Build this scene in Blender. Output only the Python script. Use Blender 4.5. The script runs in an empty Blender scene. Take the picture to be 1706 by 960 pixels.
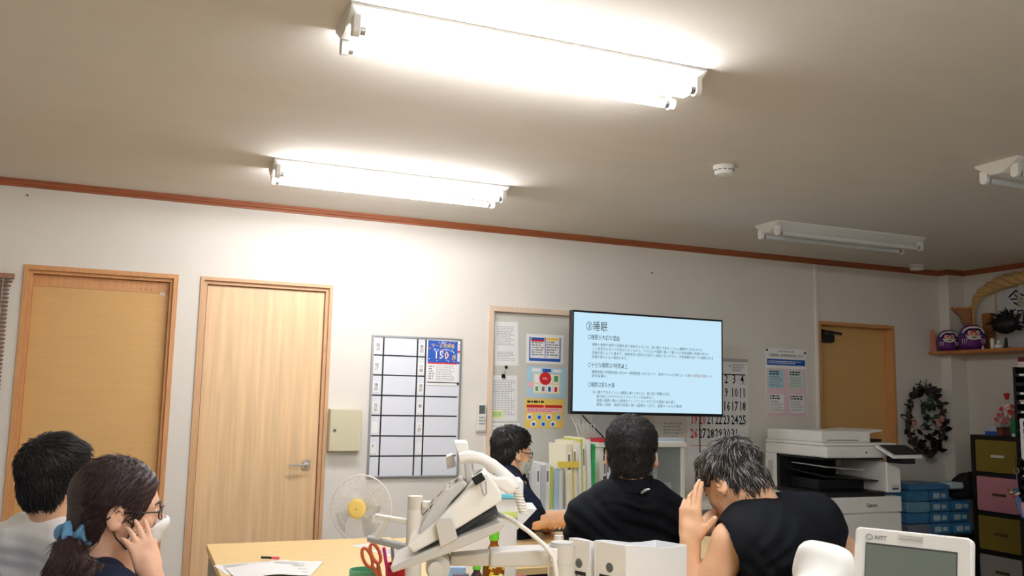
import bpy, bmesh, math, random
import numpy as np
from mathutils import Vector, Matrix

random.seed(7)
SC = bpy.context.scene
COL = SC.collection

# ------------------------------------------------------------------ camera
FPX = 1482.0                      # focal length in pixels of the 1706 wide frame
PITCH, ROLL, YAW = 0.12451, 0.02141, 0.392625
CAMP = np.array([0.0, -5.5593, 1.3689])
_f = np.array([math.sin(YAW) * math.cos(PITCH), math.cos(YAW) * math.cos(PITCH), math.sin(PITCH)])
_r = np.array([math.cos(YAW), -math.sin(YAW), 0.0])
_u = np.cross(_r, _f)
CR = _r * math.cos(ROLL) + _u * math.sin(ROLL)
CU = -_r * math.sin(ROLL) + _u * math.cos(ROLL)
CF = _f
cam_d = bpy.data.cameras.new('camera')
cam_d.sensor_width = 36.0
cam_d.lens = FPX / 1706.0 * 36.0
cam_d.clip_start = 0.05
cam = bpy.data.objects.new('camera', cam_d)
COL.objects.link(cam)
cam.matrix_world = Matrix(((CR[0], CU[0], -CF[0], CAMP[0]), (CR[1], CU[1], -CF[1], CAMP[1]),
                           (CR[2], CU[2], -CF[2], CAMP[2]), (0, 0, 0, 1)))
SC.camera = cam

# ------------------------------------------------------------------ light and exposure
TUBE_STRENGTH = 65.0              # fluorescent tubes (their light is in the fixture builder)
SCREEN_STRENGTH = 0.78
world = bpy.data.worlds.new('world')
SC.world = world
world.use_nodes = True
world.node_tree.nodes['Background'].inputs[0].default_value = (0.80, 0.83, 0.9, 1)
world.node_tree.nodes['Background'].inputs[1].default_value = 0.15
SC.view_settings.view_transform = 'Standard'
SC.view_settings.look = 'None'
SC.view_settings.exposure = 0.36
SC.view_settings.gamma = 1.0
SC.view_settings.use_curve_mapping = False
SC.cycles.max_bounces = 8
SC.cycles.diffuse_bounces = 6
SC.cycles.caustics_reflective = False
SC.cycles.caustics_refractive = False
SC.cycles.sample_clamp_indirect = 4.0

# ------------------------------------------------------------------ placing helpers
def ray(x, y):
    return CF + CR * (x - 853.0) / FPX - CU * (y - 480.0) / FPX

def at(x, y, X=None, Y=None, Z=None, d=None):
    """the point of the room seen at a photo pixel on a given plane or at a given ground distance"""
    v = ray(x, y)
    if X is not None: t = (X - CAMP[0]) / v[0]
    elif Y is not None: t = (Y - CAMP[1]) / v[1]
    elif Z is not None: t = (Z - CAMP[2]) / v[2]
    else: t = d / math.hypot(v[0], v[1])
    return CAMP + t * v

# ------------------------------------------------------------------ materials
MATS = {}
def lin(c):
    c = c / 255.0
    return c / 12.92 if c <= 0.04045 else ((c + 0.055) / 1.055) ** 2.4

def rgb(r, g, b):
    return (lin(r), lin(g), lin(b), 1.0)

def mat(name, col, rough=0.5, metal=0.0, var=0.0, vscale=8.0, bump=0.0, bscale=60.0, stretch=None,
        emit=None, estr=0.0, alpha=1.0, trans=0.0, ior=1.45, sheen=0.0, coat=0.0, spec=0.5, col2=None, detail=3.0, sss=0.0):
    if name in MATS: return MATS[name]
    m = bpy.data.materials.new(name)
    m.use_nodes = True
    nt = m.node_tree
    b = nt.nodes['Principled BSDF']
    c = rgb(*col)
    b.inputs['Base Color'].default_value = c
    b.inputs['Roughness'].default_value = rough
    b.inputs['Metallic'].default_value = metal
    b.inputs['IOR'].default_value = ior
    b.inputs['Alpha'].default_value = alpha
    b.inputs['Transmission Weight'].default_value = trans
    b.inputs['Coat Weight'].default_value = coat
    b.inputs['Specular IOR Level'].default_value = spec
    b.inputs['Sheen Weight'].default_value = sheen
    if sss:
        b.inputs['Subsurface Weight'].default_value = sss
        b.inputs['Subsurface Radius'].default_value = (0.012, 0.005, 0.003)
        b.inputs['Subsurface Scale'].default_value = 1.0
    if emit:
        b.inputs['Emission Color'].default_value = rgb(*emit)
        b.inputs['Emission Strength'].default_value = estr
    if var or bump:
        tc = nt.nodes.new('ShaderNodeTexCoord')
        mp = nt.nodes.new('ShaderNodeMapping')
        nt.links.new(tc.outputs['Object'], mp.inputs['Vector'])
        if stretch: mp.inputs['Scale'].default_value = stretch
        if var:
            n = nt.nodes.new('ShaderNodeTexNoise')
            n.inputs['Scale'].default_value = vscale
            n.inputs['Detail'].default_value = detail
            nt.links.new(mp.outputs['Vector'], n.inputs['Vector'])
            r = nt.nodes.new('ShaderNodeValToRGB')
            e0, e1 = r.color_ramp.elements
            e0.position, e1.position = 0.3, 0.7
            if col2: lo, hi = rgb(*col2), c
            else:
                lo = tuple(max(0, v * (1 - var)) for v in c[:3]) + (1,)
                hi = tuple(min(1, v * (1 + var)) for v in c[:3]) + (1,)
            e0.color, e1.color = lo, hi
            nt.links.new(n.outputs['Fac'], r.inputs['Fac'])
            nt.links.new(r.outputs['Color'], b.inputs['Base Color'])
        if bump:
            n2 = nt.nodes.new('ShaderNodeTexNoise')
            n2.inputs['Scale'].default_value = bscale
            n2.inputs['Detail'].default_value = 2.0
            nt.links.new(mp.outputs['Vector'], n2.inputs['Vector'])
            bp = nt.nodes.new('ShaderNodeBump')
            bp.inputs['Strength'].default_value = bump
            bp.inputs['Distance'].default_value = 0.002
            nt.links.new(n2.outputs['Fac'], bp.inputs['Height'])
            nt.links.new(bp.outputs['Normal'], b.inputs['Normal'])
    MATS[name] = m
    return m

WALLP = mat('wallpaper', (226, 222, 213), 0.85, var=0.02, vscale=3, bump=0.25, bscale=160)
CEILM = mat('ceiling_paper', (221, 215, 205), 0.9, var=0.02, vscale=2, bump=0.4, bscale=140, stretch=(1, 3, 1))
TRIMW = mat('trim_wood', (150, 84, 48), 0.45, var=0.16, vscale=6, stretch=(1, 12, 12))
FLOORM = mat('floor_vinyl', (154, 154, 150), 0.5, var=0.06, vscale=5)
DOORTAN = mat('door_tan', (212, 170, 108), 0.5, var=0.03, vscale=14, stretch=(0.3, 1, 3), bump=0.05)
CASING = mat('casing_wood', (205, 150, 98), 0.45, var=0.10, vscale=9, stretch=(10, 10, 0.8))
DOORWOOD = mat('door_wood', (226, 192, 148), 0.4, var=0.13, vscale=5, stretch=(7, 7, 0.35), detail=6)
CASPALE = mat('casing_pale', (206, 166, 126), 0.45, var=0.08, vscale=9, stretch=(10, 10, 0.8))
CASWHITE = mat('casing_whitewood', (222, 200, 178), 0.5, var=0.05, vscale=9, stretch=(10, 10, 0.8))
CHROME = mat('chrome', (215, 214, 210), 0.22, 1.0)
STEEL = mat('brushed_steel', (170, 172, 172), 0.35, 1.0)
WHITEP = mat('white_plastic', (232, 230, 224), 0.4)
OFFW = mat('offwhite_plastic', (222, 219, 208), 0.42)
GREYP = mat('grey_plastic', (150, 152, 150), 0.5)
DARKP = mat('dark_plastic', (34, 34, 38), 0.45)
BLACKP = mat('black_plastic', (14, 14, 16), 0.35)
PAPER = mat('paper', (238, 238, 236), 0.8)
PAPERG = mat('paper_grey', (214, 216, 218), 0.8)
INKK = mat('ink_black', (24, 24, 28), 0.7)
INKG = mat('ink_grey', (120, 122, 126), 0.7)
INKL = mat('ink_light', (176, 178, 182), 0.7)
INKR = mat('ink_red', (205, 36, 40), 0.6)
INKB = mat('ink_blue', (36, 86, 176), 0.6)
INKP = mat('ink_pink', (240, 190, 196), 0.6)
INKY = mat('ink_yellow', (246, 206, 72), 0.6)
INKC = mat('ink_cyan', (178, 218, 236), 0.6)
INKN = mat('ink_green', (70, 160, 96), 0.6)
INKW = mat('ink_white', (246, 246, 246), 0.6)
TUBEON = mat('tube_lit', (255, 255, 255), 0.4, emit=(252, 251, 255), estr=TUBE_STRENGTH)
TUBEOFF = mat('tube_unlit', (226, 230, 232), 0.25)
ENAMEL = mat('white_enamel', (238, 238, 234), 0.4)

# ------------------------------------------------------------------ scene graph helpers
def tag(o, label=None, cat=None, group=None, kind=None):
    if label: o['label'] = label
    if cat: o['category'] = cat
    if group: o['group'] = group
    if kind: o['kind'] = kind
    return o

def thing(name, label, cat, loc=(0, 0, 0), rz=0.0, group=None, rot=None):
    o = bpy.data.objects.new(name, None)
    o.empty_display_size = 0.1
    COL.objects.link(o)
    o.location = Vector([float(v) for v in loc])
    o.rotation_euler = rot if rot else (0, 0, rz)
    return tag(o, label, cat, group)

def put(name, me, parent=None, loc=None, rot=None):
    o = bpy.data.objects.new(name, me)
    COL.objects.link(o)
    if parent: o.parent = parent
    if loc is not None: o.location = Vector([float(v) for v in loc])
    if rot is not None: o.rotation_euler = rot
    return o

def copy_tree(o, parent=None):
    c = o.copy()
    COL.objects.link(c)
    c.parent = parent
    for ch in list(o.children): copy_tree(ch, c)
    return c

def rotm(rx=0, ry=0, rz=0):
    return np.array((Matrix.Rotation(rz, 3, 'Z') @ Matrix.Rotation(ry, 3, 'Y') @ Matrix.Rotation(rx, 3, 'X')))

class B:
    """collects shapes, then builds ONE mesh object"""
    def __init__(s): s.v, s.f, s.m, s.sm, s.mats = [], [], [], [], []
    def mi(s, m):
        if m not in s.mats: s.mats.append(m)
        return s.mats.index(m)
    def add(s, vs, fs, m, smooth=False):
        k = len(s.v); i = s.mi(m)
        s.v.extend([tuple(float(c) for c in v) for v in vs])
        for f in fs:
            s.f.append([k + j for j in f]); s.m.append(i); s.sm.append(smooth)
        return s
    def box(s, lo, hi, m, R=None, piv=None, taper=None):
        lo, hi = np.array(lo, float), np.array(hi, float)
        vs = np.array([[(lo, hi)[i][0], (lo, hi)[j][1], (lo, hi)[k][2]] for k in (0, 1) for j in (0, 1) for i in (0, 1)])
        if taper is not None:
            c = (lo + hi) / 2
            vs[4:, :2] = c[:2] + (vs[4:, :2] - c[:2]) * taper
        if R is not None:
            p = np.array(piv if piv is not None else (lo + hi) / 2)
            vs = (vs - p) @ np.array(R).T + p
        return s.add(vs, [(0, 2, 3, 1), (4, 5, 7, 6), (0, 1, 5, 4), (2, 6, 7, 3), (0, 4, 6, 2), (1, 3, 7, 5)], m)
    def cbox(s, c, size, m, R=None, piv=None):
        c, h = np.array(c, float), np.array(size, float) / 2
        return s.box(c - h, c + h, m, R, piv)
    def rbox(s, lo, hi, r, m, axis=2, n=5, R=None, piv=None):
        """box whose outline across `axis` has rounded corners"""
        lo, hi = np.array(lo, float), np.array(hi, float)
        a, b = [i for i in range(3) if i != axis]
        if axis == 1: a, b = 0, 2
        out = []
        for cx, cy, t0 in ((hi[a] - r, hi[b] - r, 0), (lo[a] + r, hi[b] - r, 90), (lo[a] + r, lo[b] + r, 180), (hi[a] - r, lo[b] + r, 270)):
            for k in range(n + 1):
                t = math.radians(t0 + 90 * k / n)
                out.append((cx + r * math.cos(t), cy + r * math.sin(t)))
        N = len(out); vs = []
        for z in (lo[axis], hi[axis]):
            for p in out:
                q = [0, 0, 0]; q[a], q[b], q[axis] = p[0], p[1], z; vs.append(q)
        vs = np.array(vs)
        if R is not None:
            p = np.array(piv if piv is not None else (lo + hi) / 2)
            vs = (vs - p) @ np.array(R).T + p
        fs = [list(range(N))[::-1], list(range(N, 2 * N))] + [(i, (i + 1) % N, N + (i + 1) % N, N + i) for i in range(N)]
        if axis == 1: fs = [tuple(f)[::-1] for f in fs]
        return s.add(vs, fs, m)
    def prism(s, pts, ext, m):
        """polygon of 3D points pushed along the vector ext"""
        p = np.array(pts, float); e = np.array(ext, float); N = len(p)
        fs = [list(range(N))[::-1], list(range(N, 2 * N))] + [(i, (i + 1) % N, N + (i + 1) % N, N + i) for i in range(N)]
        return s.add(np.vstack([p, p + e]), fs, m)
    def tube(s, path, r, m, n=8, caps=True, closed=False, flat=1.0):
        P = [np.array(p, float) for p in path]; N = len(P)
        rs = r if hasattr(r, '__len__') else [r] * N
        vs, prev = [], None
        for i in range(N):
            if closed: t = P[(i + 1) % N] - P[i - 1]
            else: t = P[min(i + 1, N - 1)] - P[max(i - 1, 0)]
            t = t / (np.linalg.norm(t) + 1e-12)
            if prev is None:
                a = np.array([0, 0, 1.0]) if abs(t[2]) < 0.9 else np.array([1.0, 0, 0])
            else: a = prev
            a = a - t * (a @ t); a = a / (np.linalg.norm(a) + 1e-12); prev = a
            b = np.cross(t, a)
            for k in range(n):
                th = 2 * math.pi * k / n
                vs.append(P[i] + rs[i] * (math.cos(th) * a * flat + math.sin(th) * b))
        fs = []
        for i in range(N if closed else N - 1):
            j = (i + 1) % N
            for k in range(n):
                l = (k + 1) % n
                fs.append((i * n + k, i * n + l, j * n + l, j * n + k))
        s.add(vs, fs, m, True)
        if caps and not closed:
            s.add([vs[k] for k in range(n)], [list(range(n))[::-1]], m)
            s.add([vs[(N - 1) * n + k] for k in range(n)], [list(range(n))], m)
        return s
    def cyl(s, a, b, r, m, n=20, r2=None):
        return s.tube([a, b], [r, r if r2 is None else r2], m, n)
    def lathe(s, prof, m, o=(0, 0, 0), n=24, R=None, ms=None):
        """prof: list of (radius, height) about local z"""
        o = np.array(o, float); R = np.eye(3) if R is None else np.array(R)
        vs = []
        for (r, z) in prof:
            for k in range(n):
                t = 2 * math.pi * k / n
                vs.append(o + R @ np.array([r * math.cos(t), r * math.sin(t), z]))
        for i in range(len(prof) - 1):
            fs = []
            for k in range(n):
                l = (k + 1) % n
                fs.append((k, l, n + l, n + k))
            s.add(vs[i * n:(i + 2) * n], fs, ms[i] if ms else m, True)
        for i, flip in ((0, True), (len(prof) - 1, False)):
            if prof[i][0] > 1e-5:
                q = list(range(n)); s.add(vs[i * n:(i + 1) * n], [q[::-1] if flip else q], (ms[min(i, len(ms) - 1)] if ms else m))
        return s
    def ball(s, c, r, m, n=14, R=None):
        rr = np.array(r if hasattr(r, '__len__') else (r, r, r), float); c = np.array(c, float)
        R = np.eye(3) if R is None else np.array(R)
        vs, fs = [], []
        h = n // 2
        for i in range(h + 1):
            ph = math.pi * i / h
            for k in range(n):
                t = 2 * math.pi * k / n
                vs.append(c + R @ (rr * np.array([math.sin(ph) * math.cos(t), math.sin(ph) * math.sin(t), math.cos(ph)])))
        for i in range(h):
            for k in range(n):
                l = (k + 1) % n
                fs.append((i * n + k, (i + 1) * n + k, (i + 1) * n + l, i * n + l))
        return s.add(vs, fs, m, True)
    def quad(s, a, b, c, d, m): return s.add([a, b, c, d], [(0, 1, 2, 3)], m)
    def text(s, body, o, ex, ez, size, m, align='LEFT', width=None, lift=0.0, bold=0.0, xs=1.0):
        """flat lettering in the plane (ex, ez) starting at o"""
        cu = bpy.data.curves.new('t', 'FONT')
        cu.body = body; cu.size = size; cu.resolution_u = 1; cu.align_x = align; cu.offset = bold * size
        ob = bpy.data.objects.new('t', cu)
        me = ob.to_mesh()
        if me is None or len(me.vertices) == 0:
            bpy.data.objects.remove(ob); return s
        V = np.empty(len(me.vertices) * 3); me.vertices.foreach_get('co', V); V = V.reshape(-1, 3)
        F = [list(p.vertices) for p in me.polygons]
        ob.to_mesh_clear(); bpy.data.objects.remove(ob); bpy.data.curves.remove(cu)
        V[:, 0] *= xs
        if width: V[:, 0] *= width / max(1e-6, V[:, 0].max())
        o, ex, ez = np.array(o, float), np.array(ex, float), np.array(ez, float)
        nrm = np.cross(ex, ez)
        return s.add(o + V[:, :1] * ex + V[:, 1:2] * ez + nrm * lift, F, m)
    def mesh(s, name, bev=0.0, sharp=35):
        me = bpy.data.meshes.new(name)
        me.from_pydata(s.v, [], s.f)
        for m in s.mats: me.materials.append(m)
        me.polygons.foreach_set('material_index', s.m)
        me.polygons.foreach_set('use_smooth', s.sm)
        me.validate(); me.update()
        return me
    def obj(s, name, parent=None, loc=None, rot=None, bev=0.0, seg=2):
        o = put(name, s.mesh(name), parent, loc, rot)
        if bev:
            md = o.modifiers.new('bevel', 'BEVEL')
            md.width = bev; md.segments = seg; md.limit_method = 'ANGLE'; md.angle_limit = math.radians(50)
        return o

def struct(b, name, parent=None, bev=0.0, label=None):
    o = b.obj(name, parent, bev=bev)
    if not parent: o['kind'] = 'structure'
    if label: o['label'] = label
    return o
EX, EY, EZ = np.eye(3)
# ------------------------------------------------------------------ the room
H = 2.531
XL, XR, YF = -1.35, 6.424, -7.2
DOORS = [(-0.605, 0.148, 2.03), (0.318, 1.065, 2.036), (2.172, 3.36, 1.957), (4.95, 5.695, 2.012)]
b = B()
x = XL - 0.1
for x0, x1, zt in DOORS:
    b.box((x, 0, 0), (x0, 0.12, H), WALLP); b.box((x0, 0, zt), (x1, 0.12, H), WALLP); x = x1
b.box((x, 0, 0), (XR + 0.1, 0.12, H), WALLP)
for x0, x1, zt in DOORS: b.box((x0 - 0.05, 0.121, 0), (x1 + 0.05, 0.14, zt + 0.05), WALLP)
struct(b, 'wall_back')
struct(B().box((XR, YF, 0), (XR + 0.1, 0, H), WALLP), 'wall_right')
struct(B().box((XL - 0.1, YF, 0), (XL, 0, H), WALLP), 'wall_left')
struct(B().box((XL - 0.1, YF - 0.1, 0), (XR + 0.1, YF, H), WALLP), 'wall_front')
struct(B().box((6.243, -0.0985, 0), (XR, 0, H), WALLP), 'wall_column')
struct(B().box((XL - 0.1, YF - 0.1, -0.1), (XR + 0.1, 0.14, 0), FLOORM), 'floor')
struct(B().box((XL - 0.1, YF - 0.1, H), (XR + 0.1, 0.14, H + 0.1), CEILM), 'ceiling')

def crown(name, a, c, nrm):
    """moulding along a wall: profile is (out of wall, down from ceiling)"""
    a, c, nrm = np.array(a, float), np.array(c, float), np.array(nrm, float)
    prof = [(0, 0), (0.030, 0), (0.030, -0.010), (0.024, -0.013), (0.021, -0.024), (0.014, -0.030), (0.014, -0.041), (0, -0.041)]
    pts = [a + nrm * o + np.array([0, 0, z]) for o, z in prof]
    return struct(B().prism(pts, c - a, TRIMW), name)
crown('trim_1', (XL, 0, H), (6.243, 0, H), (0, -1, 0))
crown('trim_2', (6.243, -0.0, H), (6.243, -0.128, H), (-1, 0, 0))
crown('trim_3', (6.213, -0.0985, H), (XR, -0.0985, H), (0, -1, 0))
crown('trim_4', (XR, -0.0985, H), (XR, YF, H), (-1, 0, 0))
for nm, lo, hi in (('baseboard_back', (1.09, -0.012, 0), (2.13, 0, 0.06)), ('baseboard_right', (XR - 0.012, YF, 0), (XR, -0.1, 0.06))):
    struct(B().box(lo, hi, CASING), nm)

def casing(root, x0, x1, zt, w, m, proud=0.012, depth=0.10, stop=0.0):
    """three boards round an opening: jamb stiles and head, each a part"""
    for n, lo, hi in (('jamb', (x0 - w, -proud, 0), (x0 + 0.001, depth, zt)), ('jamb', (x1 - 0.001, -proud, 0), (x1 + w, depth, zt)),
                      ('head_casing', (x0 - w, -proud, zt - 0.001), (x1 + w, depth, zt + w))):
        B().box(lo, hi, m).obj(n, root, bev=0.002)
    if stop:
        for n, lo, hi in (('door_stop', (x0, 0.012, 0), (x0 + stop, depth, zt - stop)), ('door_stop', (x1 - stop, 0.012, 0), (x1, depth, zt - stop)),
                          ('door_stop', (x0, 0.012, zt - stop), (x1, depth, zt))):
            B().box(lo, hi, m).obj(n, root, bev=0.0015)

def door_root(n, label):
    o = bpy.data.objects.new(n, None); COL.objects.link(o); o['kind'] = 'structure'; o['label'] = label
    return o

d1 = door_root('door_1', 'plain tan door with brown wooden frame next to the slatted blind')
casing(d1, -0.605, 0.148, 2.03, 0.026, CASING, stop=0.018)
leaf = B().box((-0.587, 0.058, 0.005), (0.130, 0.093, 2.010), DOORTAN).obj('door_panel', d1, bev=0.002)
B().box((-0.587, 0.054, 1.945), (0.130, 0.058, 2.010), CASING).obj('top_rail', leaf)
B().box((0.080, 0.0535, 1.935), (0.106, 0.0542, 1.949), PAPER).box((0.087, 0.0530, 1.940), (0.100, 0.0535, 1.944), INKG).obj('sticker', leaf)
for sx, sz in ((-0.03, 1.963), (0.0, 1.962), (0.03, 1.962)):
    B().cyl((sx, 0.0545, sz), (sx, 0.0535, sz), 0.003, INKK, 8).obj('screw', leaf)

d2 = door_root('door_2', 'pale wood grain door with square chrome lever handle beside the key cabinet')
casing(d2, 0.318, 1.065, 2.036, 0.020, CASPALE, stop=0.020)
leaf = B().box((0.341, 0.040, 0.005), (1.042, 0.076, 2.012), DOORWOOD).obj('door_panel', d2, bev=0.002)
h = B().rbox((0.955, 0.030, 0.92), (1.003, 0.040, 0.972), 0.004, CHROME, axis=1).obj('door_handle', leaf, bev=0.001)
B().box((0.868, -0.016, 0.940), (0.990, -0.006, 0.953), CHROME).cyl((0.979, 0.031, 0.947), (0.979, -0.008, 0.947), 0.009, CHROME, 14).obj('lever', d2, bev=0.002)
B().rbox((0.967, 0.0255, 0.926), (0.987, 0.031, 0.938), 0.004, STEEL, axis=1).obj('keyhole_plate', d2)

d3 = door_root('door_4', 'dark tan door with black door closer behind the copier')
casing(d3, 4.95, 5.695, 2.012, 0.026, CASING)
leaf = B().box((4.952, 0.085, 0.005), (5.693, 0.105, 2.010), DOORTAN).obj('door_panel', d3)
clo = B().rbox((4.97, 0.035, 1.875), (5.13, 0.085, 1.945), 0.02, BLACKP, axis=1).obj('door_closer', d3)
B().box((5.00, 0.028, 1.950), (5.20, 0.040, 1.966), BLACKP, R=rotm(0, 0.10, 0)).cyl((5.02, 0.04, 1.96), (5.02, 0.06, 1.90), 0.012, BLACKP, 12).obj('closer_arm', clo)

d4 = door_root('door_3', 'off-white sliding double door in a pale frame, covered with notices')
casing(d4, 2.172, 3.36, 1.957, 0.034, CASWHITE, proud=0.014)
SLID = mat('sliding_panel', (206, 205, 196), 0.6, var=0.02, vscale=4)
B().box((2.174, 0.030, 0.0), (2.985, 0.060, 1.955), SLID).obj('sliding_panel', d4, bev=0.002)
B().box((2.965, 0.064, 0.0), (3.358, 0.094, 1.955), SLID).obj('sliding_panel', d4, bev=0.002)

# cable duct beside the right door
o = B().box((4.899, -0.014, 0.0), (4.924, 0.0, H - 0.041), WHITEP).obj('cable_duct', bev=0.003)
tag(o, 'thin white vertical cable duct on the wall beside the dark tan door', 'cable duct')

# ------------------------------------------------------------------ ceiling lights
def fixture(x0, y0, L, lit, label, group):
    """inverted-V reflector lamp with two straight tubes, y0 is its centre line"""
    t = thing('ceiling_light', label, 'light', (x0, y0, H), group=group)
    W, D = 0.115, 0.062
    prof = [(-W, 0), (-W, -0.010), (-0.030, -D), (0.030, -D), (W, -0.010), (W, 0)]
    B().prism([(0.004, y, z) for y, z in prof], (L - 0.008, 0, 0), ENAMEL).obj('reflector', t, bev=0.0015)
    for xe in (0.0, L - 0.004):
        B().prism([(xe, y * 1.01, z * 1.01) for y, z in prof], (0.004, 0, 0), OFFW).obj('end_plate', t)
    for sy in (-1, 1):
        yc, zc = sy * 0.082, -0.073
        for xe in (0.012, L - 0.034):
            bb = B()
            out = []
            for k in range(9):
                a = math.pi + math.pi * k / 8
                out.append((yc + 0.021 * math.cos(a), zc + 0.021 * math.sin(a)))
            out += [(yc + 0.021, -0.030), (yc - 0.021, -0.030)]
            bb.prism([(xe, y, z) for y, z in out], (0.022, 0, 0), WHITEP)
            sk = bb.obj('lamp_socket', t, bev=0.002)
        tb = B()
        tb.cyl((0.052, yc, zc), (L - 0.052, yc, zc), 0.0145, TUBEON if lit else TUBEOFF, 16)
        tube = tb.obj('tube', t)
        B().cyl((0.034, yc, zc), (0.052, yc, zc), 0.0143, STEEL, 14).obj('tube_cap', tube)
        B().cyl((L - 0.052, yc, zc), (L - 0.034, yc, zc), 0.0143, STEEL, 14).obj('tube_cap', tube)
    return t
G = 'twin tube fluorescent ceiling lights'
fixture(0.505, -2.935, 1.255, True, 'lit twin tube ceiling light nearest the viewer, largest of the lights', G)
fixture(0.545, -1.030, 1.255, True, 'lit twin tube ceiling light hung close to the wall with two doors', G)
fixture(3.655, -0.985, 1.255, False, 'unlit twin tube ceiling light near the dark corner by the copier', G)
fixture(3.652, -2.66, 1.255, False, 'unlit twin tube ceiling light cut by the right picture edge', G)
fixture(0.505, -4.86, 1.255, True, 'added unseen twin tube light behind the viewer, lighting the near things', G)  # added lamp out of view, brightens the near objects from behind the camera
fixture(0.505, -6.7, 1.255, True, 'added unseen twin tube light farthest behind the viewer, filling the room', G)  # second added lamp out of view, lifts surfaces that face the camera

def detector(loc, label, r, g='ceiling detectors'):
    t = thing('smoke_detector', label, 'smoke detector', loc, group=g)
    B().lathe([(r, 0), (r, -0.012), (r * 0.96, -0.016)], OFFW, n=32).obj('base', t)
    B().lathe([(r * 0.93, -0.014), (r * 0.90, -0.032), (r * 0.80, -0.044), (0.0, -0.048)], WHITEP, n=32).obj('cover', t)
    for k in range(12):
        a = 2 * math.pi * k / 12
        B().cbox((r * 0.925 * math.cos(a), r * 0.925 * math.sin(a), -0.024), (0.004, 0.016, 0.005), INKG, R=rotm(0, 0, a)).obj('vent_slot', t)
p = at(1206, 277, Z=H)
detector((p[0], p[1], H), 'round white smoke detector on the open ceiling', 0.052)
detector((5.80, -0.19, H), 'round white smoke detector close to the trim above the dark tan door', 0.062)

# ------------------------------------------------------------------ slatted blind by the first door
BLINDW = mat('blind_wood', (150, 112, 84), 0.5, var=0.15, vscale=5, stretch=(0.6, 8, 8))
t = thing('slatted_blind', 'brown slatted blind hanging at the left picture edge beside the tan door', 'blind', (-1.29, -0.03, 1.995))
B().box((0, -0.022, -0.028), (0.618, 0.022, 0.0), BLINDW).obj('head_rail', t, bev=0.002)
slat = None
for k in range(46):
    z = -0.045 - 0.0225 * k
    w = 0.612 if k < 1 else 0.606 if k < 2 else 0.600
    if slat is None or k in (1, 2): slat = B().box((0, -0.012, -0.0016), (w, 0.012, 0.0016), BLINDW).mesh('slat')
    put('slat', slat, t, loc=(0, 0, z), rot=(math.radians(28), 0, 0))
for xx in (0.08, 0.568): B().tube([(xx, -0.013, -0.02), (xx, -0.013, -1.08)], 0.0012, OFFW, 5).obj('ladder_cord', t)
B().box((0, -0.012, -1.10), (0.6, 0.012, -1.08), BLINDW).obj('bottom_rail', t)
win = B().box((-1.27, -0.004, 0.9), (-0.70, 0.0, 1.98), mat('window_glow', (190, 196, 204), 0.3)).obj('window_1'); win['kind'] = 'structure'
# ------------------------------------------------------------------ things on the back wall
# key cabinet
t = thing('key_cabinet', 'beige metal key cabinet on the wall beside the pale wood door', 'cabinet', (1.091, 0, 1.03))
KEYM = mat('key_cabinet_paint', (206, 200, 170), 0.45)
B().box((0, -0.055, 0), (0.196, 0, 0.258), KEYM).obj('body', t, bev=0.003)
dd = B().box((0.001, -0.074, 0.002), (0.195, -0.056, 0.256), KEYM).obj('door', t, bev=0.004)
B().cyl((0.030, -0.074, 0.128), (0.030, -0.079, 0.128), 0.009, CHROME, 16).cyl((0.030, -0.079, 0.128), (0.030, -0.081, 0.128), 0.005, DARKP, 10).obj('lock', dd)

# whiteboard with tape grid
BOARD = mat('whiteboard_face', (226, 230, 238), 0.22)
ALU = mat('aluminium', (176, 178, 180), 0.4, 0.9)
t = thing('whiteboard', 'white board ruled into name rows with black tape', 'whiteboard', (1.345, 0, 0.862))
W, Hb = 0.602, 0.895
B().box((0.006, -0.014, 0.006), (W - 0.006, 0, Hb - 0.006), BOARD).obj('board', t)
for lo, hi in (((0, -0.020, 0), (0.012, 0, Hb)), ((W - 0.012, -0.020, 0), (W, 0, Hb)), ((0.012, -0.020, 0), (W - 0.012, 0, 0.012)), ((0.012, -0.020, Hb - 0.012), (W - 0.012, 0, Hb))):
    B().box(lo, hi, ALU).obj('frame_rail', t, bev=0.001)
for fx, z0 in ((0.125, 0.014), (0.497, 0.014), (0.590, 0.014)):
    xx = fx * W
    B().prism([(xx - 0.0048, -0.0145, z0), (xx + 0.0046, -0.0145, z0), (xx + 0.0056, -0.0145, Hb - 0.014), (xx - 0.0044, -0.0145, Hb - 0.014)], (0, 0.0009, 0), INKK).obj('tape_line', t)
for k, fz in enumerate((0.142, 0.283, 0.425, 0.566, 0.708, 0.849)):
    zz = Hb * (1 - fz); x1 = W * (0.592 if k < 2 else 0.965)
    B().prism([(0.014, -0.0148, zz - 0.0044), (x1, -0.0148, zz - 0.0052 + 0.002 * (k % 2)), (x1, -0.0148, zz + 0.0032 + 0.002 * (k % 2)), (0.014, -0.0148, zz + 0.0046)], (0, 0.0009, 0), INKK).obj('tape_line', t)
NAMES = [(0.066, 0, '国井', 1), (0.062, 1, '桜打', 1), (0.062, 2, '猪狩', 1), (0.066, 3, '吉田', 1), (0.062, 4, '', .5), (0.050, 5, '8', .6),
         (0.545, 0, '豊田', .8), (0.546, 1, '小椋', .9), (0.546, 2, '酒井', 1), (0.546, 3, '葉', .9), (0.546, 4, '小野', .7), (0.546, 5, '', .4)]
rown = ['top', 'second', 'third', 'fourth', 'fifth', 'sixth']
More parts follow.
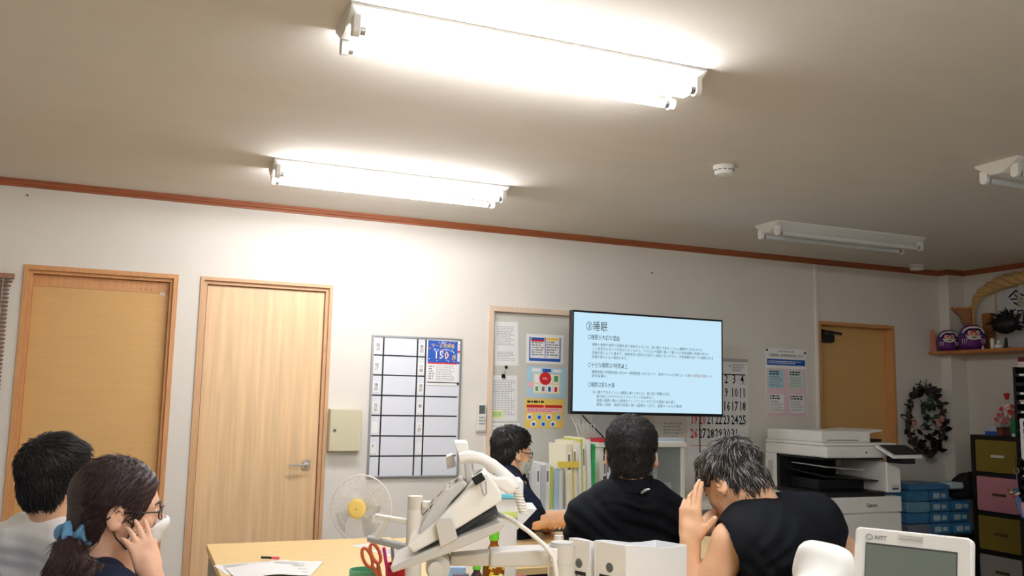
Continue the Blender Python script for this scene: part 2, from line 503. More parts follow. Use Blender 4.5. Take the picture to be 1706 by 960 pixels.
for fx, r, nm, op in NAMES:
    zc = Hb * (1 - (0.085 + 0.1415 * r)); col = 'first' if fx < 0.3 else 'second'
    m = thing('name_magnet', f'small white name magnet in the {rown[r]} row of the whiteboard, {col} name column', 'magnet', (1.345 + fx * W, -0.0152, 0.862 + zc), group='name magnets on the whiteboard')
    B().box((-0.020, -0.002, -0.034), (0.020, 0, 0.034), PAPER).obj('plate', m)
    if nm:
        L = B()
        for k, ch in enumerate(nm): L.text(ch, (0, -0.0023, 0.004 - 0.027 * k), EX, EZ, 0.026, INKG if op < 0.8 else INKK, 'CENTER')
        L.obj('lettering', m)

def sheet(name, label, cat, x0, z0, x1, z1, y, m=PAPER, group=None, rot=0.0, th=0.0012):
    """a flat printed sheet on the wall; returns (root, print builder) in its own frame"""
    t = thing(name, label, cat, (x0, y, z0), group=group, rot=(0, rot, 0))
    B().box((0, -th, 0), (x1 - x0, 0, z1 - z0), m).obj('sheet', t)
    return t, x1 - x0, z1 - z0

def rect(b, x0, z0, x1, z1, m, y=-0.0016):
    b.quad((x0, y, z0), (x1, y, z0), (x1, y, z1), (x0, y, z1), m)

def greek(b, x0, z0, x1, z1, n, m, y=-0.0018, seed=1, frac=0.45):
    """rows of small print"""
    rr = random.Random(seed); dz = (z1 - z0) / n
    for k in range(n):
        z = z1 - dz * (k + 0.5); x = x0; xe = x1 - rr.random() * 0.35 * (x1 - x0)
        while x < xe:
            w = (0.25 + 0.8 * rr.random()) * dz * 1.6
            rect(b, x, z - dz * frac / 2, min(x + w, x1), z + dz * frac / 2, m, y); x += w + dz * 0.35

# campaign poster on the whiteboard
t, w, h = sheet('campaign_poster', 'blue and white campaign poster fixed to the whiteboard', 'poster', 1.345 + 0.607 * 0.602, 0.862 + 0.655 * 0.895, 1.345 + 0.957 * 0.602, 0.862 + 0.985 * 0.895, -0.0165)
b = B()
rect(b, 0.004, h * 0.50, w - 0.004, h * 0.985, INKB)
rr = random.Random(3)
for k in range(46):
    a, c = 0.01 + rr.random() * (w - 0.03), h * (0.52 + 0.45 * rr.random())
    rect(b, a, c, a + 0.006, c + 0.006, rr.choice((INKW, INKY, INKC, INKR)), -0.0017)
b.text('1億総', (w * 0.5, -0.0019, h * 0.92), EX, EZ, 0.014, INKW, 'CENTER')
b.text('マース感謝祭', (w * 0.5, -0.0020, h * 0.84), EX, EZ, 0.027, INKY, 'CENTER')
b.text('キャンペーン', (w * 0.5, -0.0020, h * 0.755), EX, EZ, 0.022, INKW, 'CENTER')
b.text('150', (w * 0.47, -0.0019, h * 0.585), EX, EZ, 0.074, INKR, 'CENTER', lift=0.0); b.text('150', (w * 0.46, -0.0021, h * 0.59), EX, EZ, 0.070, INKW, 'CENTER')
b.text('億', (w * 0.80, -0.0021, h * 0.59), EX, EZ, 0.03, INKY)
rect(b, 0.004, h * 0.47, w - 0.004, h * 0.50, INKR, -0.0017)
greek(b, w * 0.30, h * 0.10, w * 0.92, h * 0.45, 9, INKL, seed=4); greek(b, w * 0.06, h * 0.12, w * 0.24, h * 0.44, 6, INKG, seed=5)
rect(b, 0.004, h * 0.055, w - 0.004, h * 0.075, INKK)
b.obj('printing', t)
rr = random.Random(9)
for k, (xx, zz, mm) in enumerate(((1.925, 1.672, INKR), (1.925, 1.60, INKB), (1.925, 1.463, INKK), (1.928, 1.728, INKW))):
    pl = ('near the top edge of', 'halfway down', 'below the corner of', 'at the top corner of')[k]
    o = B().lathe([(0.008, 0), (0.008, 0.004), (0.006, 0.007), (0, 0.008)], mm, o=(0, 0, 0), n=14, R=rotm(math.pi / 2)).obj('round_magnet', loc=(xx, -0.0175, zz))
    tag(o, ('red', 'blue', 'black', 'white')[k] + ' round magnet ' + pl + ' the campaign poster', 'magnet', 'round magnets on the whiteboard')

# air conditioner remote in its holder
t = thing('remote_control', 'white remote control with grey display in a wall holder', 'remote', (2.062, 0, 1.150))
B().box((-0.002, -0.020, 0.0), (0.070, 0, 0.075), OFFW).obj('holder', t, bev=0.004)
rm = B().box((0.004, -0.030, 0.010), (0.064, -0.006, 0.188), WHITEP).obj('body', t, bev=0.005)
B().box((0.013, -0.0312, 0.120), (0.055, -0.0300, 0.176), mat('lcd_dark', (88, 100, 98), 0.3)).obj('display', rm)
for k in range(9):
    B().rbox((0.013 + 0.0155 * (k % 3), -0.0325, 0.090 - 0.020 * (k // 3)), (0.025 + 0.0155 * (k % 3), -0.0300, 0.102 - 0.020 * (k // 3)), 0.003, GREYP if k % 2 else INKL, axis=1, n=3).obj('button', rm)

# white sheets on the sliding door (one column), three colour posters (next column)
YP = 0.0295
def pz(x, y): return at(x, y, Y=YP)
a, c = pz(824, 609), pz(865, 538)
t, w, h = sheet('notice_sheet', 'plain white typed sheet, topmost of the white sheets on the sliding door', 'paper sheet', a[0], a[2], c[0], c[2], YP, rot=-0.03)
b = B(); greek(b, w * .1, h * .45, w * .92, h * .9, 12, INKL, seed=11); greek(b, w * .12, h * .1, w * .85, h * .32, 6, INKL, seed=12); b.obj('printing', t)
a, c = pz(816, 702), pz(863, 627)
t, w, h = sheet('timetable_sheet', 'white table sheet held by a black clip on the sliding door', 'paper sheet', a[0], a[2], c[0], c[2], YP, rot=-0.02)
b = B()
for k in range(8): rect(b, w * (.08 + .118 * k), h * .12, w * (.09 + .118 * k), h * .92, INKL)
greek(b, w * .1, h * .12, w * .95, h * .9, 20, INKL, seed=13, frac=.35); b.obj('printing', t)
a, c = pz(818, 697), pz(838, 684)
t, w, h = sheet('sticky_note', 'yellow-green sticky note on the table sheet of the sliding door', 'note', a[0], a[2], c[0], c[2], YP - 0.003, m=mat('note_green', (226, 236, 170), 0.7))
b = B(); greek(b, w * .1, h * .2, w * .9, h * .8, 3, INKN, seed=14); b.obj('printing', t)
a, c = pz(815, 772), pz(865, 705)
t, w, h = sheet('roster_sheet', 'white roster sheet, lowest of the white sheets on the sliding door', 'paper sheet', a[0], a[2], c[0], c[2], YP, rot=0.01)
b = B(); greek(b, w * .06, h * .05, w * .95, h * .84, 15, INKG, seed=15, frac=.3); rect(b, w * .6, h * .9, w * .95, h * .95, INKG); rect(b, w * .05, h * .9, w * .5, h * .92, INKL); b.obj('printing', t)
a = pz(838, 627)
t = thing('bulldog_clip', 'small black clip magnet holding the table sheet on the sliding door', 'clip', (a[0], YP - 0.002, a[2]))
B().prism([(-0.014, -0.014, -0.012), (0.014, -0.014, -0.012), (0.010, -0.004, 0.014), (-0.010, -0.004, 0.014)], (0, 0.010, 0), BLACKP).obj('jaw', t, bev=0.001)
B().tube([(-0.006, -0.010, 0.012), (-0.006, -0.012, 0.036), (0.006, -0.012, 0.036), (0.006, -0.010, 0.012)], 0.0016, STEEL, 6).obj('handle', t)
a = pz(843, 612)
o = B().lathe([(0.011, 0), (0.011, 0.006), (0.008, 0.009), (0, 0.010)], DARKP, n=14, R=rotm(math.pi / 2)).obj('round_magnet', loc=(a[0], YP, a[2]))
tag(o, 'dark round magnet alone above the black clip on the sliding door', 'magnet')

a, c = pz(876, 605), pz(939, 559)
t, w, h = sheet('rules_poster', 'white poster in a clear sleeve with blue foot and yellow panel, topmost colour poster', 'poster', a[0], a[2], c[0], c[2], YP)
b = B()
rect(b, w * .08, h * .08, w * .92, h * .18, INKB); rect(b, w * .08, h * .18, w * .11, h * .9, INKB); rect(b, w * .89, h * .18, w * .92, h * .9, INKB)
rect(b, w * .13, h * .80, w * .48, h * .88, INKB); rect(b, w * .53, h * .80, w * .87, h * .88, INKY); rect(b, w * .13, h * .74, w * .48, h * .80, INKR)
greek(b, w * .14, h * .26, w * .47, h * .74, 6, INKG, seed=21); greek(b, w * .54, h * .26, w * .86, h * .78, 6, INKG, seed=22)
rect(b, w * .495, h * .2, w * .515, h * .9, INKB); b.obj('printing', t)
a, c = pz(877, 660), pz(942, 613)
t, w, h = sheet('guide_poster', 'pale blue poster with a red circle and little pictures, middle colour poster', 'poster', a[0], a[2], c[0], c[2], YP, m=INKC, rot=0.015)
b = B()
rect(b, w * .16, h * .10, w * .86, h * .78, mat('print_cream', (238, 226, 176), .7), -0.0015)
for k in range(3): rect(b, w * (.12 + .27 * k), h * .84, w * (.34 + .27 * k), h * .95, (INKW, INKB, INKW)[k])
for i in range(4):
    for j in range(2): rect(b, w * (.19 + .165 * i), h * (.14 + .33 * j), w * (.33 + .165 * i), h * (.42 + .33 * j), INKW, -0.0017)
for i in range(4): rect(b, w * (.22 + .165 * i), h * .18, w * (.29 + .165 * i), h * .34, (INKN, INKG, INKB, INKR)[i], -0.0019)
b.lathe([(0.045, 0), (0, 0.0002)], INKR, o=(w * .47, -0.0021, h * .62), n=20, R=rotm(math.pi / 2))
b.lathe([(0.022, 0), (0, 0.0002)], INKP, o=(w * .10, -0.0021, h * .38), n=16, R=rotm(math.pi / 2))
greek(b, w * .40, h * .58, w * .54, h * .66, 2, INKW, -0.0024, seed=23); rect(b, w * .70, h * .52, w * .80, h * .72, INKN, -0.0019); b.obj('printing', t)
a, c = pz(874, 713), pz(939, 666)
t, w, h = sheet('health_poster', 'yellow poster with red bars and blue round pictures, lowest colour poster', 'poster', a[0], a[2], c[0], c[2], YP, m=mat('print_yellow', (240, 208, 100), .7))
b = B()
greek(b, w * .05, h * .86, w * .55, h * .95, 1, INKK, seed=24, frac=.8)
rect(b, w * .04, h * .70, w * .48, h * .80, INKR); rect(b, w * .51, h * .70, w * .96, h * .80, INKR); rect(b, w * .04, h * .54, w * .96, h * .69, INKP)
greek(b, w * .06, h * .55, w * .94, h * .68, 2, INKR, seed=25, frac=.4)
for k in range(7): b.lathe([(0.022, 0), (0, 0.0002)], INKC if k % 2 else INKW, o=(w * (.12 + .25 * (k % 4)) + (0.03 if k > 3 else 0), -0.0018, h * (.38 if k < 4 else .14)), n=14, R=rotm(math.pi / 2)).lathe([(0.012, 0), (0, 0.0002)], INKB, o=(w * (.12 + .25 * (k % 4)) + (0.03 if k > 3 else 0), -0.0022, h * (.37 if k < 4 else .13)), n=10, R=rotm(math.pi / 2))
b.obj('printing', t)
a, c = pz(963, 742), pz(1012, 690)
t, w, h = sheet('grey_sheet', 'pale grey sheet on the sliding door under the television', 'paper sheet', a[0], a[2], a[0] + .30, c[2] + .1, YP, m=PAPERG)
# wall calendar
t, w, h = sheet('wall_calendar', 'large white wall calendar with big black day numbers beside the television', 'calendar', 3.706, 0.966, 4.246, 1.704, -0.001, th=0.004)
b = B()
b.text('7', (w * .10, -0.0046, h * .86), EX, EZ, 0.11, INKK)
greek(b, w * .30, h * .88, w * .48, h * .97, 4, INKL, -0.0046, seed=31)
greek(b, w * .74, h * .875, w * .96, h * .955, 5, INKG, -0.0046, seed=32)
b.lathe([(0.006, 0), (0, 0.0002)], INKK, o=(w * .70, -0.0046, h * .93), n=10, R=rotm(math.pi / 2))
rect(b, w * .04, h * .838, w * .96, h * .848, INKK, -0.0046)
for d in range(1, 32):
    c = (d + 2) % 7; r = (d + 2) // 7
    b.text(str(d), (w * (.105 + .133 * c), -0.0046, h * (.755 - .137 * r)), EX, EZ, 0.096, INKR if c == 0 or d == 20 else INKK, 'CENTER', bold=0.016, xs=0.66)
    if c == 6 and d in (4, 11, 25):
        a0 = [(w * (.105 + .133 * c) + .037 * math.cos(k * math.pi / 10), -0.0046, h * (.755 - .137 * r) + .027 + .037 * math.sin(k * math.pi / 10)) for k in range(20)]
        b.tube(a0, 0.0010, INKB, 4, closed=True)
rect(b, w * .04, h * .128, w * .96, h * .133, INKR, -0.0046)
b.tube([(w * .26 + .022 * math.cos(k * math.pi / 8), -0.0046, h * .065 + .022 * math.sin(k * math.pi / 8)) for k in range(16)], 0.0012, INKL, 4, closed=True)
b.text('有限会社サプライ', (w * .38, -0.0046, h * .055), EX, EZ, 0.020, INKK)
b.text('志和薬', (w * .70, -0.0046, h * .052), EX, EZ, 0.030, INKR)
b.obj('printing', t)
B().box((0, -0.007, h - 0.02), (w, 0.0, h + 0.004), INKL).obj('binding_strip', t)
# small calendar sheet under the television
a, c = at(1099, 736, Y=-.003), at(1142, 690, Y=-.003)
t, w, h = sheet('small_calendar', 'small off-white calendar sheet below the television beside the large calendar', 'calendar', a[0], a[2], c[0], c[2] + .06, -0.002, m=mat('paper_cream', (226, 222, 206), .8))
b = B(); greek(b, w * .15, h * .10, w * .9, h * .55, 5, INKL, seed=41); b.obj('printing', t)
# notice poster right of the calendar
t, w, h = sheet('notice_poster', 'pink and white notice poster with blue band on the wall above the copier', 'poster', 4.417, 1.286, 4.806, 1.803, -0.001, m=INKW)
b = B()
rect(b, w * .02, h * .0, w * .98, h * .70, mat('print_rose', (232, 205, 210), .7), -0.0014)
rect(b, w * .03, h * .75, w * .97, h * .84, INKB, -0.0016)
greek(b, w * .06, h * .77, w * .94, h * .82, 2, INKW, -0.0019, seed=51)
b.text('平成21年4月から実施', (w * .5, -0.0019, h * .945), EX, EZ, 0.017, INKK, 'CENTER')
b.text('介護職員の教育推進目指します', (w * .5, -0.0019, h * .88), EX, EZ, 0.024, INKK, 'CENTER', width=None)
for i in range(2):
    for j in range(2):
        x0, z0 = w * (.06 + .50 * i), h * (.05 + .36 * j)
        rect(b, x0, z0, x0 + w * .37, z0 + h * .27, (INKW, INKC, INKW, mat('print_mint', (216, 232, 226), .7))[i * 2 + j], -0.0017)
        greek(b, x0 + .01, z0 + .01, x0 + w * .35, z0 + h * .18, 7, INKG, -0.0019, seed=52 + i + 2 * j, frac=.35)
        greek(b, x0 + .01, z0 + h * .19, x0 + w * .33, z0 + h * .26, 2, INKK, -0.0019, seed=62 + i + 2 * j, frac=.6)
b.obj('printing', t)
for k, (cx, cz) in enumerate(((.03, .97), (.97, .95))):
    B().lathe([(0.009, 0), (0.007, 0.006), (0, 0.007)], INKK, o=(w * cx, -0.0016, h * cz), n=12, R=rotm(math.pi / 2)).obj('pin', t)

# ------------------------------------------------------------------ television on its floor stand
TX, TY, TZ = 2.4615, -0.60, 1.2865
TW, TH = 1.128, 0.646
t = thing('television', 'large flat television showing a pale blue slide of black writing', 'television', (TX, TY, TZ), rot=(0, 0.004, 0))
B().box((0, 0, 0), (TW, 0.045, TH), BLACKP).obj('housing', t, bev=0.004)
SCRM = bpy.data.materials.new('screen_light'); SCRM.use_nodes = True
nt = SCRM.node_tree; bs = nt.nodes['Principled BSDF']
bs.inputs['Base Color'].default_value = (0.01, 0.01, 0.012, 1); bs.inputs['Roughness'].default_value = 0.25
bs.inputs['Emission Color'].default_value = rgb(196, 230, 248); bs.inputs['Emission Strength'].default_value = SCREEN_STRENGTH
sc = B().box((0.013, -0.0015, 0.019), (TW - 0.013, 0, TH - 0.013), SCRM).obj('screen', t)
L = B(); WR = [B(), B(), B()]
SK = mat('slide_black', (10, 14, 20), .5); SG = mat('slide_grey', (66, 84, 100), .5); SB = mat('slide_teal', (20, 50, 74), .5); SP = mat('slide_pink', (226, 90, 130), .5)
def st(s, fx, fy, size, m, width=None): WR[0 if fy < .5 else 1 if fy < .7 else 2].text(s, (fx * TW, -0.0019, TH * (1 - fy)), EX, EZ, size, m, width=width)
st('③睡眠', .083, .185, .066, SK, .155)
st('○睡眠が大切な理由', .098, .275, .036, SB, .225)
rows = [('細胞の修復や疲労の回復を担う成長ホルモンは、深い眠りであるノンレム睡眠中に分泌される。', .125, .338, .735),
        ('この成長ホルモンの分泌が少なくなると、ウイルスや細菌と闘って傷ついた免疫細胞の修復や体力の', .125, .378, .775),
        ('回復が思うように進まず、身体本来の抵抗力が低下し病気になりやすい。予防接種を受けても期待される', .125, .418, .805),
        ('効果が得られない場合もある。', .125, .458, .225)]
for s_, fx, fy, w_ in rows: st(s_, fx, fy, .022, SG, w_ * TW)
st('○十分な睡眠は7時間以上', .100, .545, .036, SB, .285)
st('睡眠時間が7時間未満の人は8〜9時間程度の人に比べて、風邪ウイルスが体に入った後の', .125, .603, .022, SG, .66 * TW)
st('発症率が3倍高いとの', .79, .603, .022, SP, .135 * TW)
st('研究結果も。', .125, .642, .022, SG, .10 * TW)
st('○睡眠は質も大事', .102, .735, .036, SB, .190)
for s_, fx, fy, w_ in (('深い眠りであるノンレム睡眠に導くためには、寝る前の準備も大切。', .132, .797, .50), ('寝る前にスマホやPCなどブルーライトを浴びない。', .157, .837, .37),
                       ('適度の軽食や静かな環境をつくってリラックスできる環境に身を置く。', .157, .876, .52), ('寝室の温度・湿度を快適に保つ(温度20〜22℃、湿度50〜60%)が最適。', .157, .915, .56)):
    st(s_, fx, fy, .022, SG, w_ * TW)
for q in WR: q.obj('slide_writing', sc)
B().box((0.45, 0.045, 0.15), (0.67, 0.075, 0.50), DARKP).obj('mount_plate', t)
B().cyl((0.53, 0.095, -0.165), (0.53, 0.095, 0.30), 0.020, BLACKP, 16).obj('stand_pole', t)
B().rbox((0.33, 0.02, -0.178), (0.73, 0.22, -0.163), 0.03, BLACKP).obj('stand_base', t)

# cables
def cable(name, label, pts, r, m, n=6, sub=6, loc=None):
    P = [np.array(p, float) for p in pts]; out = []
    for i in range(len(P) - 1):
        p0, p1, p2, p3 = P[max(i - 1, 0)], P[i], P[i + 1], P[min(i + 2, len(P) - 1)]
        for k in range(sub):
            s_ = k / sub
            out.append(.5 * ((2 * p1) + (-p0 + p2) * s_ + (2 * p0 - 5 * p1 + 4 * p2 - p3) * s_ ** 2 + (-p0 + 3 * p1 - 3 * p2 + p3) * s_ ** 3))
    out.append(P[-1])
    if label is None: return out
    o = B().tube(out, r, m, n).obj(name)
    return tag(o, label, 'cable')
def child_cable(name, par, org, pts, r, m):
    return B().tube(np.array(cable('', None, pts, 0, None)) - np.array(org), r, m, 6).obj(name, par)
child_cable('power_cord', t, (TX, TY, TZ), [at(1166, 690, Y=-.56), at(1166, 730, Y=-.5), at(1168, 775, Y=-.4), at(1176, 815, Y=-.35), at(1182, 860, Y=-.3)], .0040, BLACKP)
child_cable('signal_cord', t, (TX, TY, TZ), [at(970, 692, Y=-.56), at(985, 708, Y=-.5), at(1003, 726, Y=-.45), at(1018, 748, Y=-.38)], .0045, BLACKP)
t = thing('cable_bundle', 'looped bundle of white cables hanging under the television', 'cables', at(972, 690, Y=-.52))
base = at(972, 690, Y=-.52)
rr = random.Random(5)
for k in range(7):
    e = 978 + 26 * k / 6.0
    pts = [at(952 + 6 * k, 690 + rr.random() * 6, Y=-.52), at(956 + 4 * k + rr.random() * 6, 712, Y=-.50 - .02 * rr.random()), at(966 + 4 * k, 724 + rr.random() * 4, Y=-.49 - .03 * rr.random()), at(e - 4, 738 + rr.random() * 6, Y=-.47), at(e - 10, 744 + rr.random() * 5, Y=-.46), at(e - 14, 730, Y=-.48), at(960 + 5 * k, 706, Y=-.52)]
    B().tube(np.array(cable('', None, pts, 0, None)) - base, .004, WHITEP, 6).obj('cable_loop', t)

for px_, py_, lab in ((46, 326, 'tiny dark nail in the wall under the wooden trim above the tan door'), (1086, 455, 'tiny dark nail in the wall above the television')):
    q = at(px_, py_, Y=-.001)
    o = B().cyl((0, 0, 0), (0, -.012, .002), .004, DARKP, 8).obj('nail', loc=(q[0], 0, q[2])); tag(o, lab, 'nail')
# ------------------------------------------------------------------ copier
COPW = mat('copier_white', (238, 238, 234), 0.42)
COPD = mat('copier_dark', (20, 20, 24), 0.4)
COPG = mat('copier_panel', (196, 196, 192), 0.45)
t = thing('copier', 'large white office copier with dark paper slot in front of the dark tan door', 'copier', (4.18, -0.90, 0.0))
w, dp = 0.63, 0.62
B().box((0, 0.01, 0.02), (w, dp, 0.776), COPW).obj('cabinet', t, bev=0.012)
for k in range(4): B().cyl((0.06 + 0.51 * (k % 2), 0.06 + 0.5 * (k // 2) - .012, 0.028), (0.06 + 0.51 * (k % 2), 0.06 + 0.5 * (k // 2) + .012, 0.028), 0.028, DARKP, 12).obj('caster', t)
for z0, z1 in ((0.05, 0.295), (0.301, 0.665)):
    B().box((0.004, -0.006, z0), (w - 0.004, 0.012, z1), COPW).obj('paper_drawer', t, bev=0.004)
fr = B().box((0.002, -0.010, 0.672), (w - 0.002, 0.012, 0.775), COPW).obj('front_cover', t, bev=0.006)
B().text('Canon', (0.315, -0.0112, 0.710), EX, EZ, 0.036, INKK, 'LEFT', bold=.02).obj('maker_lettering', fr)
B().box((0, 0.50, 0.80), (w, dp, 1.03), COPW).obj('rear_housing', t, bev=0.006)
B().box((-0.003, 0.535, 0.86), (0.0, 0.585, 0.98), COPG).obj('side_vent', t)
B().box((0.004, 0.012, 0.776), (0.505, 0.50, 0.806), COPD).box((0.004, 0.47, 0.806), (0.505, 0.499, 1.03), COPD).box((0.004, 0.02, 1.018), (0.505, 0.5, 1.031), COPD).obj('output_cavity', t)
B().box((0.10, 0.20, 0.806), (0.505, 0.47, 0.875), COPD).obj('inner_block', t, bev=.004)
B().prism([(0.05, 0.06, 0.90), (0.50, 0.06, 0.87), (0.50, 0.45, 0.88), (0.05, 0.45, 0.93)], (0, 0, 0.006), COPD).obj('output_tray', t)
B().prism([(0.05, 0.05, 0.965), (0.36, 0.05, 0.945), (0.36, 0.40, 0.955), (0.05, 0.40, 0.975)], (0, 0, 0.004), COPG).obj('inner_tray', t)
pt = B().box((0.505, -0.008, 0.80), (w, 0.42, 1.005), COPW).obj('panel_tower', t, bev=0.008)
B().box((0.545, -0.0105, 0.815), (0.61, -0.008, 0.85), COPG).box((0.55, -0.0125, 0.820), (0.605, -0.0105, 0.83), mat('badge_blue', (60, 60, 110), .4)).obj('badge', pt)
B().box((-0.002, -0.004, 1.03), (w + 0.002, dp, 1.105), COPW).obj('scanner_body', t, bev=0.012)
B().box((0.33, -0.0055, 1.06), (0.342, -0.003, 1.072), DARKP).obj('sensor', t)
B().box((0.0, 0.02, 1.107), (w, dp, 1.128), COPW).obj('platen_cover', t, bev=0.006)
ad = B().box((0.0, 0.05, 1.128), (0.43, dp - 0.02, 1.205), COPW).obj('feeder', t, bev=0.012)
B().box((0.05, 0.0485, 1.142), (0.32, 0.0505, 1.146), INKK).obj('feeder_gap', ad)
B().box((0.43, 0.12, 1.13), (0.60, dp - .06, 1.150), COPD).obj('exit_tray', ad, bev=0.006)
B().prism([(0.40, 0.09, 1.182), (0.58, 0.09, 1.205), (0.58, 0.09, 1.217), (0.40, 0.09, 1.200)], (0, 0.42, 0), COPW).obj('feed_tray', ad, bev=0.003)
pn = B().prism([(0.40, -0.17, 1.035), (0.66, -0.17, 1.035), (0.66, -0.02, 1.098), (0.40, -0.02, 1.098)], (0, 0.004, 0.022), COPW).obj('control_panel', t, bev=0.004)
n_ = np.cross(np.array([1, 0, 0]), np.array([0, .15, .063])); n_ = n_ / np.linalg.norm(n_)
q = [np.array(v, float) + n_ * 0.0245 for v in ((0.415, -0.158, 1.041), (0.645, -0.158, 1.041), (0.645, -0.030, 1.0945), (0.415, -0.030, 1.0945))]
B().prism(q, n_ * 0.002, COPD).obj('touch_screen', pn)
B().box((0.50, -0.165, 1.0), (0.60, -0.01, 1.045), COPD).obj('panel_arm', t, bev=0.006)

# ------------------------------------------------------------------ wall shelf with ornaments
SHW = mat('shelf_wood', (186, 120, 62), 0.5, var=0.15, vscale=5, stretch=(8, 0.5, 8))
o = B().prism([(6.092, -0.006, 1.815), (6.24, -0.006, 1.815), (6.24, -0.102, 1.815), (6.42, -0.102, 1.815), (6.42, -1.35, 1.815), (6.092, -1.35, 1.815)], (0, 0, 0.024), SHW).obj('wall_shelf', bev=0.002)
tag(o, 'brown wooden wall shelf carrying the round dolls and rope', 'shelf')
ZS = 1.839
DP = mat('doll_purple', (92, 34, 112), 0.35); DR = mat('doll_indigo', (46, 34, 120), 0.4); DWh = mat('doll_white', (226, 222, 214), 0.5); DRd = mat('doll_red', (196, 62, 40), 0.5); DSk = mat('doll_skin', (230, 186, 150), .5)
def doll(loc, s, label, yaw):
    t = thing('round_doll', label, 'doll', loc, rz=yaw, group='round dolls on the wall shelf')
    t.scale = (s, s, s)
    B().lathe([(0.0, 0.0), (0.062, 0.002), (0.088, 0.030), (0.098, 0.075), (0.094, 0.12), (0.076, 0.165), (0.044, 0.192), (0.0, 0.20)], DP, n=28).obj('body', t)
    B().ball((0, -0.012, 0.122), (0.089, 0.089, 0.068), DR, 24).obj('hood', t)
    B().ball((0, -0.042, 0.122), (0.067, 0.064, 0.047), DRd, 22).obj('face', t)
    B().tube([(0.070 * math.cos(a), -0.060 - 0.030 * math.sin(a) , 0.130 + 0.042 * math.sin(a)) for a in [math.pi * k / 12 for k in range(13)]], 0.008, DWh, 8).obj('hood_border', t)
    for sx in (-1, 1):
        e = B().ball((sx * 0.026, -0.097, 0.130), (0.015, 0.007, 0.015), DWh, 14).obj('eye', t)
        B().ball((sx * 0.026, -0.103, 0.130), (0.006, 0.004, 0.006), INKK, 10).obj('pupil', e)
        B().tube([(sx * 0.010, -0.103, 0.148), (sx * 0.028, -0.099, 0.158), (sx * 0.048, -0.086, 0.150)], [0.003, 0.006, 0.002], INKK, 7).obj('brow', t)
        B().tube([(sx * 0.004, -0.106, 0.104), (sx * 0.030, -0.100, 0.100), (sx * 0.055, -0.082, 0.108)], [0.009, 0.010, 0.004], DWh, 8).obj('moustache', t)
        for k in range(3): B().tube([(sx * (0.050 + 0.012 * k), -0.086 + 0.012 * k, 0.085), (sx * (0.052 + 0.013 * k), -0.088 + 0.014 * k, 0.045)], [0.0035, 0.001], DWh, 6).obj('gold_stroke', t)
    B().ball((0, -0.105, 0.118), (0.010, 0.012, 0.016), DSk, 12).obj('nose', t)
    B().tube([(-0.045, -0.090, 0.090), (0, -0.104, 0.080), (0.045, -0.090, 0.090)], 0.007, DWh, 8).obj('beard', t)
    return t
YD = math.radians(-42)
doll((6.165, -0.145, ZS), 0.90, 'smaller purple round doll, next to the red wooden piece on the shelf', YD)
doll((6.20, -0.347, ZS), 1.06, 'larger purple round doll on the shelf, next to the dark ornament', YD)
# red and gold upright piece at shelf end
t = thing('wooden_plaque', 'narrow upright red and brown wooden piece at the end of the shelf', 'ornament', (6.118, -0.030, ZS), rz=YD)
B().prism([(-0.012, 0, 0), (0.028, 0, 0), (0.024, 0, 0.14), (0.008, 0, 0.19), (-0.006, 0, 0.19), (-0.012, 0, 0.14)], (0, 0.02, 0), SHW).obj('back_board', t, bev=0.002)
B().prism([(0.000, -0.004, 0.005), (0.026, -0.004, 0.005), (0.020, -0.004, 0.15), (0.008, -0.004, 0.15)], (0, 0.004, 0), mat('lacquer_red', (170, 40, 20), .35)).obj('red_face', t)
# wooden funnel shaped ornament
t = thing('wooden_fan_stand', 'flaring brown wooden ornament behind the round dolls', 'ornament', (6.33, -0.20, ZS), rz=math.radians(-40))
WF = mat('ornament_wood', (150, 92, 40), 0.45, var=0.12, vscale=6, stretch=(6, 6, 1))
B().box((-0.05, -0.03, 0), (0.05, 0.03, 0.02), WF).obj('foot', t, bev=0.002)
B().prism([(-0.016, 0, 0.02), (0.045, 0, 0.02), (0.045, 0, 0.37), (-0.11, 0, 0.37), (-0.11, 0, 0.355), (-0.055, 0, 0.30), (-0.022, 0, 0.22)], (0, 0.03, 0), WF).obj('flare', t, bev=0.003)
B().box((-0.118, -0.006, 0.362), (0.052, 0.036, 0.374), SHW).obj('top_board', t)
t = thing('wooden_post', 'short brown wooden upright beside the flaring ornament and straw rope', 'ornament', (6.36, -0.36, ZS))
B().box((-0.02, -0.05, 0), (0.02, 0.03, 0.31), WF).obj('post', t, bev=0.003)
B().box((-0.03, -0.06, 0), (0.03, 0.04, 0.012), SHW).obj('post_foot', t)

# twisted straw rope
ST = mat('straw', (196, 160, 104), 0.8, var=0.25, vscale=40, stretch=(4, 4, 1))
ctrl = [(6.33, -0.275, 1.87), (6.33, -0.262, 2.05), (6.33, -0.268, 2.20), (6.33, -0.32, 2.30), (6.34, -0.45, 2.365), (6.35, -0.62, 2.40), (6.355, -0.80, 2.412), (6.36, -1.0, 2.40), (6.36, -1.2, 2.33)]
path = np.array(cable('', None, ctrl, 0, None, sub=10))
t = thing('straw_rope', 'thick twisted straw rope arching over the shelf ornaments', 'rope', ctrl[0])
s_ = np.linspace(0, 1, len(path))
Rr = 0.010 + 0.040 * np.clip((s_ - 0.18) / 0.35, 0, 1)
for k in range(3):
    pts, rs = [], []
    acc = 0.0
    for i, p in enumerate(path):
        tn = path[min(i + 1, len(path) - 1)] - path[max(i - 1, 0)]; tn /= np.linalg.norm(tn)
        a = np.array([1.0, 0, 0]); bvec = np.cross(tn, a)
        if i: acc += np.linalg.norm(path[i] - path[i - 1]) * 26
        th = acc + k * 2 * math.pi / 3
        pts.append(p + Rr[i] * 0.55 * (math.cos(th) * a + math.sin(th) * bvec) - np.array(ctrl[0])); rs.append(Rr[i] * 0.62)
    B().tube(pts, rs, ST, 9).obj('strand', t)
